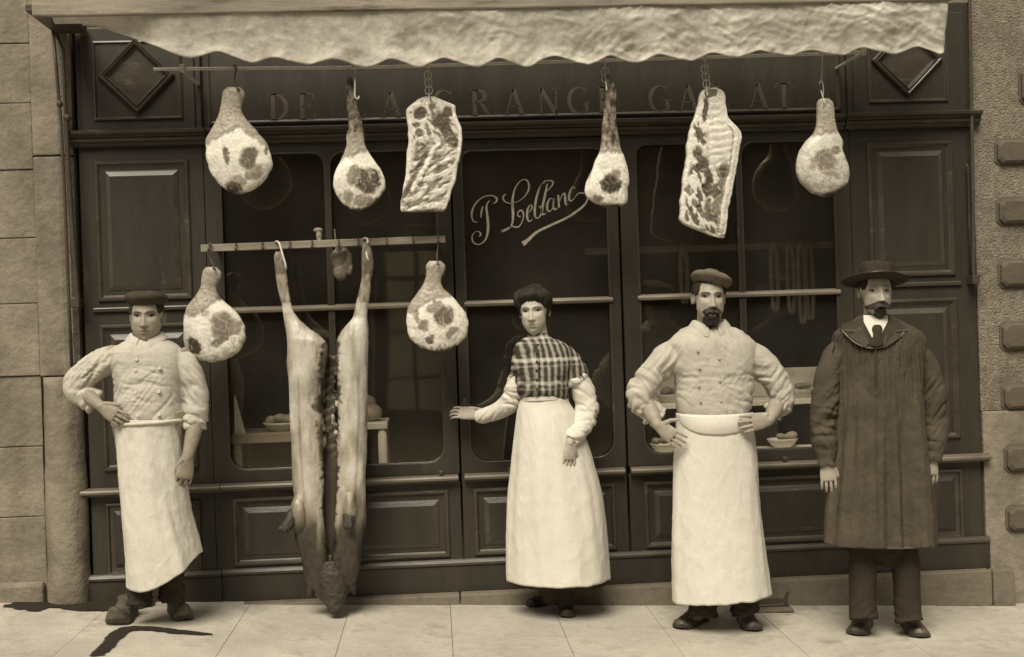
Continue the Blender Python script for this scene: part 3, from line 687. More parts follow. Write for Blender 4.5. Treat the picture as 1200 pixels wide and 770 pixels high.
hunk('leg_of_meat', 'slender leg of meat with dark shank, on a rod hook left of the rib slab', 'leg of meat',
     [(89,409,411),(95,406,414),(104,405,416),(115,406,418),(128,407,420),(140,408,424),(150,408,426),(160,406,427),(170,406,428),(180,403,433),(190,398,440),(200,393,447),(210,390,451),(220,391,451),(230,395,448),(238,401,441),(244,408,431),(247,414,423)],
     -.40, .12, (lambda g: lambda x, y: (lambda v, h, k: (v+(.17+.16*nz(x*.2, y*.12, 2)-v)*k, h))(*g(x, y), 1-smooth(152, 163, y+4*nz(x*.2, 1, 1))))(
     ham_paint([(431,213,16,16,-35,.12,-1.2),(415,205,7,12,10,.26,-.6),(408,232,6,8,20,.3,-.3),(425,235,12,6,-10,.3,0)], lambda x: 184-.3*(x-405), lambda x: 238-.02*(x-418)**2+5, 1)), 'legs of meat')
hunk('leg_of_meat', 'slender leg of meat on two steel rings beside the end of the painted name', 'leg of meat',
     [(88,710,713),(94,709,718),(105,709,722),(120,708,722),(135,707,722),(147,705,723),(160,705,725),(175,703,728),(185,699,732),(195,695,735),(210,688,737),(220,685,736),(230,687,736),(236,693,735),(240,700,733),(242,706,727)],
     -.40, .12, (lambda g: lambda x, y: (lambda v, h, k, d: (min(v+(.17+.16*nz(x*.2, y*.12, 7)-v)*k, 9)*(1-d)+.09*d, h))(*g(x, y), 1-smooth(164, 176, y+5*nz(x*.2, 1, 3)), smooth(0, 5, (700-(y-178)*.24)-x)*smooth(172, 180, y)*(1-smooth(205, 214, y))))(
     ham_paint([(716,217,13,12,-10,.085,-1.4),(722,204,7,5,20,.3,-.2),(706,196,6,8,10,.5,0),(700,233,6,5,0,.2,0)], lambda x: 178, lambda x: 238, 1)), 'legs of meat')
hunk('ham', 'smooth rounded ham hung on a long wire at the right end of the top bar', 'ham',
     [(116,961,971),(119,958,975),(126,957,977),(138,957,978),(148,956,980),(156,953,983),(165,945,987),(175,938,988),(185,935,991),(195,933,994),(205,934,995),(214,938,994),(221,945,989),(227,953,982),(230,961,974)],
     -.40, .16, ham_paint([(964,190,14,13,10,.22,-.8),(978,178,6,6,0,.24,-.5),(950,195,5,8,0,.33,-.3),(970,205,14,4,15,.3,-.2),(965,124,3,6,0,.2,-.5)], lambda x: 158-.2*(x-955), lambda x: 217+.010*(x-955)**2*-1+10, .9, .46), 'hams')
hunk('ham', 'pale ham with dark muscle at lower left, hung from the left end of hook board', 'ham',
     [(313,242,254),(317,238,258),(322,237,260),(328,236,258),(336,235,254),(345,230,256),(352,225,262),(360,219,271),(370,216,280),(380,215,286),(390,214,288),(400,215,287),(410,218,282),(417,224,274),(422,232,264),(425,240,255)],
     -.31, .17, ham_paint([(262,382,13,17,10,.22,-.7),(277,383,7,10,-10,.26,-.5),(243,368,6,5,0,.38,-.2),(228,405,8,11,-25,.11,-.8),(262,398,16,4,-30,.2,-.4),(258,350,5,3,0,.28,-.2)], lambda x: 372-abs(x-245)*.1-max(0, x-228)*.75, lambda x: 423-.012*(x-250)**2, .9), 'hams')
hunk('ham', 'round netted ham veined with fat, hung from hook board beside the door', 'ham',
     [(306,503,517),(311,499,522),(319,499,521),(328,498,517),(338,493,520),(346,487,529),(355,481,537),(365,477,545),(375,476,549),(385,477,549),(395,480,546),(404,488,538),(411,498,527),(414,506,518)],
     -.31, .17, ham_paint([(521,371,13,13,0,.17,-.8),(508,360,10,5,-20,.3,-.3),(497,382,7,8,10,.25,-.4),(504,399,6,5,0,.16,-.4),(530,390,10,4,-35,.26,-.2),(488,372,3,8,0,.3,0)], lambda x: 366-max(0, x-482)*.62+max(0, x-505)*.35, lambda x: 408-.012*(x-512)**2, 1), 'hams')
def edgedist(rows, x, y):
    xl, xr = lerp_table(rows, y); return x-xl, xr-x
RC = [(113,499,509),(116,491,515),(119,487,522),(124,480,533),(130,476,534),(142,477,537),(157,478,542),(180,477,540),(210,474,534),(230,471,528),(245,469,523),(248,470,521)]
def marble(x, y, lo, hi, f, ang, st, seed):
    """lean between fat: blotches drawn out along one direction"""
    c, s_ = math.cos(ang), math.sin(ang); u = x*c+y*s_; w = -x*s_+y*c
    return smooth(lo, hi, nz(u*f/st, w*f, seed, 3))
def paint_c(x, y):
    wx, wy = warp(x, y, .7); l, r = edgedist(RC, x, y); v = .53+.06*nz(x*.1, y*.1, 4)
    v, h = blend(v, [(491,134,8,8,0,.13,-.8),(488,149,4,4,0,.2,-.5),(492,157,5,4,-30,.2,-.5),(524,133,7,6,30,.15,-.6),(505,128,3,12,-8,.25,-.5),(519,147,16,10,55,.13,-1),(528,162,7,15,-30,.16,-.8),(498,185,8,22,20,.34,-.4)], x, y, wx, wy)
    inn = smooth(9, 15, l+.12*(y-150))*smooth(4, 7, r)
    if y > 155:
        k = inn*smooth(155, 172, y)
        ph = (y+(x-505)*.5+9*nz(x*.05, y*.05, 2, 2))/9.5; q = .5+.5*math.sin(ph*2*PI)
        rb = marble(x, y, -.12, .32, .17, -.45, 3.0, 5)*.75+.35*smooth(.45, .9, q)*smooth(-.3, .3, nz(x*.06, y*.06, 14))
        v += (.15-v)*min(1, rb)*k; h += (q-.5)*k*.35-.8*rb*k
    if 120 < y <= 172: v += (.15-v)*marble(x, y, .05, .3, .2, .9, 2.2, 8)*inn*.8
    sp = 512-(y-170)*.50-.004*(y-170)**1.5; k = (1-smooth(2, 4.5, abs(x-sp-3*nz(0, y*.12, 3))))*smooth(160, 172, y)*(1-smooth(222, 236, y)); v += (.56-v)*k; h += k*1.2
    k2 = (1-smooth(2, 4.5, abs(x-sp+7)))*smooth(172, 180, y)*(1-smooth(232, 240, y)); v += (.13-v)*k2*.8
    if l < 11: v += (.12-v)*marble(x, y, .28, .45, .25, 1.2, 1.5, 9)*.8*smooth(2, 5, l)
    if r < 5: v = .60-.22*(1-smooth(0, 1.2, abs(r-5)))
    v += (.1-v)*smooth(244, 247, y)*smooth(483, 489, x)*.7
    return v, h
hunk('rib_slab', 'tall slab of ribs with dark hollows at its top, hung by three steel rings left of the door', 'rib slab', RC, -.38, .085, paint_c, 'slabs of ribs', sq=2.2, rel=1.1)
RE = [(103,829,839),(106,823,846),(114,819,850),(125,817,851),(138,813,853),(145,810,859),(155,807,867),(170,805,867),(190,803,864),(210,800,860),(230,798,856),(245,796,853),(258,796,852),(264,803,851),(270,818,850),(276,832,849),(279,842,848)]
def paint_e(x, y):
    wx, wy = warp(x, y, .8); l, r = edgedist(RE, x, y); v = .55+.05*nz(x*.1, y*.1, 4)
    v, h = blend(v, [(823,196,6,24,-22,.16,-.9),(829,222,7,12,0,.13,-1),(826,128,4,18,8,.15,-.8),(818,160,5,14,-22,.17,-.7),(806,225,3,7,-30,.24,-.5),(814,240,6,5,20,.24,-.5),(829,248,5,14,0,.2,-.6),(846,208,6,16,10,.24,-.5),(840,238,5,20,12,.24,-.5),(834,109,8,4,0,.2,-.6)], x, y, wx, wy)
    dark = marble(x, y, .02, .30, .15, 1.15, 2.6, 21)*smooth(4, 9, l)*smooth(9, 13, r)
    zone = smooth(0, 14, 834-(y-150)*.02-x)*smooth(120, 140, y)+smooth(190, 210, y)
    v += (.15-v)*min(1, dark*min(1, zone))*.95; h -= dark*zone*.6
    if r > 9 and 122 < y < 210:
        q = .5+.5*math.sin((y+(x-840)*.15+2*nz(x*.1, y*.1, 3))/9.0*2*PI); k = smooth(826, 834, x)*(1-smooth(195, 212, y))
        v -= .10*smooth(.6, .95, q)*k; h += .35*(1-q)*k
    if y > 146:
        e = abs(r-10); v += (.2-v)*.8*(1-smooth(0, 1.5, e))
        if r < 9: v = max(v, .5)-.15*(1-smooth(0, 1.1, abs(r-4.5))); h += .6
    v += (.16-v)*smooth(262, 270, y)*marble(x, y, .0, .3, .2, 0, 2, 33)*.8
    return v, h
hunk('rib_slab', 'large slab of ribs with a loose flap down its right edge, over the right window', 'rib slab', RE, -.38, .085, paint_e, 'slabs of ribs', sq=2.2, rel=1.2)
# ---- offal hanging dimly behind the hook board
b = MB(); p = at(401, 305, -.19)
for x, y, rx, ry in ((398, 290, 4, 7), (396, 304, 9, 12), (399, 318, 9, 11), (409, 306, 4, 10), (411, 316, 3, 7), (403, 296, 6, 6)):
    q = at(x, y, -.19); b.ell(tuple(q), rx*.0043, .025, ry*.0043, rot=Matrix.Rotation(.2*(x-400)/10, 3, 'Y'))
q = at(393, 270, -.19); b.tube([tuple(at(392, 268, -.19)), tuple(at(394, 292, -.19))], .006, 8)
r = remesh(b, .005, 2)
tag(r.build('offal', mat('dark_offal', .13, .5, .5, 25, .6, 50, .5), loc=(p.x, -.19, p.z), smooth=True), 'small dark piece of offal hanging behind the middle of the hook board', 'offal')
b = MB(); q = at(374, 277, -.2); b.ell(tuple(q), .016, .02, .028); b.ell((q.x-.004, -.2, q.z+.03), .025, .018, .014); b.tube([(q.x, -.2, q.z), (q.x+.003, -.22, q.z-.05)], .013, 8)
r = remesh(b, .004, 2)
tag(r.build('knuckle_bone', 'barewood', loc=tuple(q), smooth=True), 'short pale knuckle bone standing above the hook board', 'bone')
# ---- split carcass
LH = [(294,322,329),(300,320,332),(312,321,334),(325,323,337),(340,326,339),(355,329,342),(368,331,346),(380,333,356),(390,335,370),(400,336,382),(410,337,385),(430,337,382),(455,338,379),(480,339,377),(520,341,378),(550,343,379),(580,345,378),(600,344,379),(625,345,382),(645,350,386),(665,355,388),(685,361,391),(700,372,395),(708,382,396)]
RH = [(284,426,431),(292,424,435),(305,424,437),(318,424,437),(330,423,434),(345,420,433),(360,417,431),(374,413,431),(384,404,432),(395,396,432),(405,394,432),(420,394,431),(450,395,431),(480,396,431),(520,396,430),(550,395,429),(580,394,428),(610,393,429),(630,392,426),(650,388,423),(670,387,420),(686,387,414),(700,388,404),(708,389,400)]
YC = -.33
def half(b, rows, s):
    R = []
    for i in range(141):
        py = rows[0][0]+(rows[-1][0]-rows[0][0])*i/140; xl, xr = lerp_table(rows, py)
        L_, Q = at(xl, py, YC), at(xr, py, YC); a = (Q.x-L_.x)/2; d = min(.105, a*1.15+.0)
        ring = []
        for j in range(28):
            th = 2*PI*j/28; c, sn = math.cos(th), math.sin(th)
            c_ = math.copysign(abs(c)**.8, c)
            inner = c*s > 0       # towards the slit the wall turns into the cavity
            ring.append(((L_.x+Q.x)/2+a*c_, YC+d*(.75*sn if sn < 0 else 1.1*sn)+(.0 if not inner else -.012*c*s), (L_.z+Q.z)/2+(Q.z-L_.z)/2*c_))
        R.append(ring)
    b.rings(R)
b = MB(); half(b, LH, 1); half(b, RH, -1)
R = []
for py, xl, xr in ((418, 381, 400), (440, 372, 404), (480, 368, 404), (540, 370, 402), (600, 368, 404), (660, 370, 408), (700, 376, 404)):
    L_, Q = at(xl, py, YC), at(xr, py, YC); R.append([((L_.x+Q.x)/2+(Q.x-L_.x)/2*math.cos(2*PI*j/20), YC+.10+.045*math.sin(2*PI*j/20), (L_.z+Q.z)/2) for j in range(20)])
b.rings(R)
# kidney fat and torn edges along the opening
for k in range(26):
    py = 440+k*3.4+random.uniform(-2, 2); s = -1 if k % 2 else 1
    x = (381 if s < 0 else 394)+s*random.uniform(-2, 3)+(-3 if 440 < py < 500 else 0)
    q = at(x, py, YC); b.ell((q.x, YC+.02+random.uniform(-.015, .03), q.z), random.uniform(.007, .016), .02, random.uniform(.010, .03), 10, 6)
for px, py in ((340, 612), (411, 606)):       # stumps of the forelegs
    q = at(px, py, YC); b.ell((q.x+(.045 if px < 380 else 0), YC-.04, q.z+.04), .042, .055, .095)
cb = remesh(b, .0055, 5)
def ctopx(p):
    d = Vector(p)-CAM; z = d.dot(FB); return 600+FPX*d.dot(RB)/z, 385-FPX*d.dot(UB)/z
C0 = at(386, 705, YC)
for k, p in enumerate(cb.v):
    x, y = ctopx((p[0], YC, p[2])); depth = p[1]-YC
    v = .41+.06*nz(x*.08, y*.02, 2)+.12*nz(x*.06, y*.03, 7, 2)
    xw = x+6*nz(x*.03, y*.02, 41, 2); v -= .08*smooth(.05, .6, nz(xw*.09, y*.012, 11, 2)); v += .07*max(0, 1-abs(nz(xw*.10, y*.012, 31, 2))/.06)*smooth(-.2, .3, nz(x*.05, y*.03, 8)); v -= .08*smooth(.1, .5, nz(x*.05, y*.02, 51, 2)); v -= .16*max(0, 1-abs(x-lerp_table([(400, 352), (480, 352), (560, 356), (640, 362)], y)[0])/2.2)*smooth(430, 450, y)*(1-smooth(560, 610, y)); v -= .16*max(0, 1-abs(x-lerp_table([(400, 420), (480, 421), (560, 418), (640, 410)], y)[0])/2.5)*smooth(430, 450, y)*(1-smooth(560, 610, y))                       # grain running down the flanks
    v += (.52-v)*.8*(1-smooth(2, 6, abs(y-(362 if x < 380 else 376))))*(1 if y < 400 else 0)
    if y < 355: v = .24+.16*nz(x*.2, y*.1, 5) if y > 322 else .13+.08*nz(x*.2, y*.1, 5)
    wx = x+5*nz(x*.05, y*.09, 3)+3*nz(x*.1, y*.25, 5)
    sl = lerp_table([(400, 382, 396), (430, 375, 397), (460, 372, 399), (500, 373, 398), (540, 378, 396), (600, 381, 394), (690, 388, 394)], y)
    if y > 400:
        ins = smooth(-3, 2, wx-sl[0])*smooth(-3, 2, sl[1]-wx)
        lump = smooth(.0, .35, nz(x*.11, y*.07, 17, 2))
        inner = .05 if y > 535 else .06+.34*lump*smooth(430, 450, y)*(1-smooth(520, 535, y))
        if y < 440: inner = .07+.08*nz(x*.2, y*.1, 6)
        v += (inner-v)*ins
        e = max(0, 1-abs(wx-(sl[0]-3))/3.5)*smooth(540, 560, y)*(1-smooth(600, 655, y)); v += (.50-v)*e*.85
        e = max(0, 1-abs(wx-(sl[1]+2))/2.5)*smooth(555, 565, y)*(1-smooth(600, 620, y)); v += (.45-v)*e*.7
        blood = smooth(.1, .4, nz(x*.12, y*.03, 23))*smooth(355, 378, x)*(1-smooth(386, 390, x))*(1-smooth(520, 560, y)); v += (.13-v)*blood*.7
    dk = smooth(570, 625, y+12*nz(x*.06, y*.03, 6)+(0 if x < 386 else -2)); v += (.022+.015*nz(x*.2, y*.1, 3)-v)*dk*(.95-.6*smooth(371, 375, x)*(1-smooth(381, 385, x))*(1-smooth(600, 652, y)))
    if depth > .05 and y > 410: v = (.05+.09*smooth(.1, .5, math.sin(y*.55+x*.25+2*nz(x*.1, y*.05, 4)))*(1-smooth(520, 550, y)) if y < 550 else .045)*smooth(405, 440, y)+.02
    cb.c.append(sep(max(.015, min(.65, v))))
disp = [nz(p[0]*16, p[1]*14, p[2]*5, 2)*.007+nz(p[0]*90, p[1]*60, p[2]*30)*.0015 for p in cb.v]
cb.v = [tuple(Vector(p)+n_*d_) for p, n_, d_ in zip(cb.v, cb.n, disp)]
car = thing('split_carcass', 'whole carcass slit down its belly, hung by spread hind legs, head on the pavement', 'carcass', (C0.x, YC, gz(C0.x)))
cb.build('carcass_body', 'meat', car, smooth=True)
MT['hide'] = mat('dark_hide', .032, .6, .5, 20, .6, 60, .4)
b = MB(); b.tube([tuple(at(x_, y_, YC+d_)) for x_, y_, d_ in [(388, 660, .02), (389, 676, .0), (391, 690, -.02), (392, 702, -.045), (393, 712, -.055), (393, 718, -.058)]], [.10, .098, .080, .055, .042, .034], 22, flat=.8)
for x, y, a in ((366, 682, .22), (410, 678, -.22)):
    q = at(x, y, YC+.0); b.ell(tuple(q), .024, .040, .085, rot=Matrix.Rotation(a, 3, 'Y'))
r = remesh(b, .006, 3); r.v = [tuple(Vector(p)+n_*.003*nz(p[0]*50, p[1]*50, p[2]*50)) for p, n_ in zip(r.v, r.n)]
r.build('head', 'hide', car, smooth=True)
for px, py, sx in ((339, 612, -1), (409, 608, -.1)):
    q = at(px, py, YC-.075); b = MB()
    b.tube(curve([(q.x+.02*abs(sx)*1, q.y+.03, q.z+.045), (q.x, q.y, q.z), (q.x+sx*.024, q.y-.015, q.z-.026), (q.x+sx*.036, q.y-.02, q.z-.03)], 4), [.03]*5+[.028]*4+[.026, .024, .022, .02], 14)
    for k in (-1, 1): b.ell((q.x+sx*.03+k*.010, q.y-.025, q.z-.03), .014, .018, .02)
    r = remesh(b, .004, 2); r.v = [tuple(Vector(p)+n_*.003*nz(p[0]*70, p[1]*70, p[2]*70)) for p, n_ in zip(r.v, r.n)]
    r.build('foreleg_stump', 'hide', car, smooth=True)
# ---- hooks and rings
def wire(name, label, cat, P, Y, r, m='steel', group=None, rings=()):
    b = MB(); q0 = at(P[0][0], P[0][1], Y)
    b.tube(curve([tuple(at(x, y, Y+(p[2] if len(p) > 2 else 0))) for p in P for x, y in (p[:2],)], 5), r, 8)
    t = None
    if rings:
        t = thing(name, label, cat, tuple(q0), group); b.build('hook', m, t, smooth=True)
        for k, (x, y, rr) in enumerate(rings):
            c = at(x, y, Y); q = MB(); q.tube([(c.x+rr*.0044*math.cos(a), Y+(.004 if k % 2 else -.004)*math.sin(a), c.z+rr*.0050*math.sin(a)) for a in [2*PI*i/20 for i in range(20)]], r*.95, 8, closed=True)
            q.build('ring', m, t, smooth=True)
    else:
        t = b.build(name, m, loc=tuple(q0), smooth=True); tag(t, label, cat, group)
    return t
wire('meat_hook', 'thin dark wire hook holding the ham with the skin flap', 'hook', [(273, 82, .012), (274, 77, -.012), (277, 78, -.014), (275, 92, -.01), (277, 103, -.03), (281, 107, -.05), (279, 103, -.06)], YR, .0035, 'iron', 'meat hooks')
wire('meat_hook', 'straight steel rod hook in the shank of the left leg of meat', 'hook', [(412, 82, .012), (413, 76, -.012), (416, 78, -.014), (416, 95, -.05), (416, 112, -.06), (419, 116, -.055), (421, 113, -.04)], YR, .004, 'steel', 'meat hooks')
wire('ring_hook', 'steel hook with three rings above the rib slab beside the door', 'hook', [(499, 80, .012), (500, 74, -.012), (502, 76, -.016), (502, 83, 0), (503, 112, 0), (504, 122, -.04)], YR, .0032, 'steel', 'ring hooks', [(501.5, 88, 4), (502, 97, 4), (502.5, 106, 4)])
wire('ring_hook', 'steel hook with two rings at the shank of the right leg of meat', 'hook', [(707, 73, .012), (708, 68, -.012), (710, 70, -.016), (709, 80, 0), (710, 95, -.02), (711, 106, -.06)], YR, .0032, 'steel', 'ring hooks', [(709, 84, 4), (709.5, 92, 4)])
wire('ring_hook', 'steel hook with three rings above the rib slab over the right window', 'hook', [(825, 70, .012), (826, 65, -.012), (828, 67, -.016), (826, 75, 0), (828, 102, 0), (829, 112, -.04)], YR, .0032, 'steel', 'ring hooks', [(826, 81, 4), (827, 90, 4), (828, 98.5, 4)])
wire('meat_hook', 'long thin wire hook holding the ham at the right end of the bar', 'hook', [(961, 66, .012), (962, 60, -.012), (963.5, 63, -.014), (963, 90, 0), (960, 98, 0), (963, 95, -.01), (965, 104, 0), (964, 113, 0), (962, 106, 0), (965, 116, -.03), (966, 121, -.05)], YR, .0028, 'steel', 'meat hooks')
wire('meat_hook', 'dark wire hook holding the left ham under the hook board', 'hook', [(245, 286, .0), (247, 285, -.02), (243, 296, -.03), (249, 308, -.04), (252, 316, -.08), (249, 314, -.09)], YH, .0035, 'iron', 'meat hooks')
wire('meat_hook', 'bright steel hook through the hock of the left hind leg of the carcass', 'hook', [(323, 292, .03), (322, 285, .01), (325, 283, -.02), (328, 287, -.035), (331, 298, -.07), (335, 313, -.085), (333, 318, -.06)], YH, .0055, 'steel', 'meat hooks')
wire('meat_hook', 'bright steel hook through the hock of the right hind leg of the carcass', 'hook', [(424, 289, .03), (424, 282, .01), (428, 279, -.02), (431, 282, -.035), (429, 292, -.07), (431, 304, -.085), (434, 305, -.06)], YH, .0055, 'steel', 'meat hooks')
wire('meat_hook', 'thin dark wire hook holding the netted ham beside the door', 'hook', [(511, 278, .02), (513, 275, -.02), (513, 290, -.03), (512, 303, -.05), (514, 310, -.09), (511, 309, -.09)], YH, .003, 'iron', 'meat hooks')
# ================================================================== people
def A(Y, P): return [tuple(at(p[0], p[1], Y+(p[2] if len(p) > 2 else 0))) for p in P]
def sleeve(b, Y, P, r, n=20, k=5, flat=1.0):
    T = [tuple(q)+(rr,) for q, rr in zip(A(Y, P), r)]; c = [Vector(lerp_table([(i,)+t for i, t in enumerate(T)], i/k)) if False else lerp_table([(i,)+t for i, t in enumerate(T)], i/k) for i in range((len(T)-1)*k+1)]
    b.tube([q[:3] for q in c], [q[3] for q in c], n, flat=flat)
def torso(b, rows, Y, sq=1.12, ins=0, step=2.0, n=40):
    y0, y1 = rows[0][0], rows[-1][0]; nv = int((y1-y0)/step); R = []
    for i in range(nv+1):
        py = y0+(y1-y0)*i/nv; xl, xr, d = lerp_table(rows, py)
        L_, Q = at(xl, py, Y), at(xr, py, Y); ax = (Q-L_)/2; c = (L_+Q)/2; k = 1-ins/max(.03, ax.length); e = 1/sq; ring = []
        for j in range(n):
            t = 2*PI*j/n; u = math.copysign(abs(math.cos(t))**e, math.cos(t)); w = math.copysign(abs(math.sin(t))**e, math.sin(t))
            q = c+ax*u*k; ring.append((q.x, Y+w*(d/2-ins), q.z))
        R.append(ring)
    b.rings(R)
def front(rows, Y, px, py, off=0., sq=1.12):
    xl, xr, d = lerp_table(rows, py); u = max(-.98, min(.98, (px-(xl+xr)/2)/((xr-xl)/2)))
    w = (1-abs(u)**(2*sq))**(1/(2*sq))
    return at(px, py, Y-w*d/2-off)
def rumple(mb, amp, f=1.0, seed=0, mask=None):
    """cloth folds: long irregular puffs parted by sharp valleys, fading in and out over a calmer surface"""
    V = []; D_ = ((Vector((.2, .2, 1)), 19, 1.0), (Vector((.8, .3, .7)), 21, .9), (Vector((-.8, .3, .7)), 21, .9), (Vector((.1, .2, 1)), 44, .35))
    for p, n_ in zip(mb.v, mb.n):
        P_ = Vector(p); x, y, z = p; d = .5*nz(x*6+seed, y*6, z*7, 2)
        for k, (D, fr, am) in enumerate(D_):
            m = smooth(-.12, .45, nz(x*4.5+k*7.7, y*4+seed, z*5-k*3.1, 1))
            if m <= 0: continue
            D = D.normalized(); u = P_.dot(D); q = (P_-D*u)*4.5*f
            d += m*am*(min(1, abs(nz(q.x+u*fr*f*D.x, q.y+k*5+seed+u*fr*f*D.y, q.z+u*fr*f*D.z, 2))*2.6)-.62)
        V.append(tuple(Vector(p)+n_*amp*d*(mask(Vector(p)) if mask else 1)))
    mb.v = V
    return mb
# ---- head ---------------------------------------------------------------------------------------
def ray_ell(d, c, r):
    a = sum((d[i]/r[i])**2 for i in range(3)); b_ = -2*sum(d[i]*c[i]/r[i]**2 for i in range(3)); k = sum((c[i]/r[i])**2 for i in range(3))-1
    q = b_*b_-4*a*k
    return (-b_+math.sqrt(q))/(2*a) if q > 0 else 0
def gs(x, z, cx, cz, sx, sz): return math.exp(-((x-cx)/sx)**2-((z-cz)/sz)**2)
def head_r(d, H):
    r1 = ray_ell(d, (0, -.012, .030), (.0765, .097, .086)); r2 = ray_ell(d, (0, .028, -.039), (.0675*H.get('jaw', 1), .067, .081*H.get('long', 1)))
    k = .012; h = max(0, min(1, .5+.5*(r1-r2)/k)); r = r2+(r1-r2)*h+k*h*(1-h)
    return r
def head_p(d, H):
    """skin point of the head in direction d (local: x right, y forward, z up)"""
    p = Vector(d)*head_r(d, H); x, y, z = p
    if y > 0:
        f = smooth(0, .05, y); dy = 0; ax = abs(x)
        nose = H.get('nose', 1)
        ridge = smooth(.030, -.030, 0) if False else max(0, min(1, (.026-z)/.056))
        if z > -.050:
            w = .0070+.0042*ridge; t = 1-smooth(-.034, -.046, z) if False else smooth(-.047, -.036, z)
            dy += nose*(.004+.021*ridge)*math.exp(-(x/w)**2)*t*smooth(.038, .018, z) if False else nose*(.0055+.0215*ridge)*math.exp(-(x/w)**2)*t*(1-smooth(.018, .038, z))
        dy += .009*nose*(gs(x, z, .0125, -.036, .007, .008)+gs(x, z, -.0125, -.036, .007, .008))
        dy += .0085*(gs(ax, z, .027, .027, .024, .009))                       # brow
        dy -= .0175*gs(ax, z, .032, .010, .016, .0115)                         # sockets
        dy += .0045*gs(ax, z, .045, -.016, .018, .016)                        # cheek bones
        dy -= .004*H.get('gaunt', 1)*gs(ax, z, .042, -.055, .014, .022)
        dy -= .003*gs(ax, z, .024, -.048, .007, .016)
        dy += .006*gs(x, z, 0, -.063, .024, .016)                             # mouth
        dy += .0035*gs(x, z, 0, -.0585, .017, .0045)+.004*gs(x, z, 0, -.0705, .015, .005)
        dy -= .0055*gs(x, z, 0, -.0645, .021, .0026)
        dy -= .005*gs(x, z, 0, -.083, .018, .006); dy += .008*gs(x, z, 0, -.102, .018, .013)
        p.y += dy*f
    k = 1-H.get('taper', .16)*smooth(-.045, -.115, z) if False else 1-H.get('taper', .16)*(1-smooth(-.115, -.045, z))
    p.x *= k
    return p
def head_dir(x, z, H):
    d = Vector((x, .1, z))
    for i in range(30):
        p = head_p(d.normalized(), H); d = Vector((d.x+(x-p.x)*.6, .1, d.z+(z-p.z)*.6)) if p.y > 0 else d
    return p
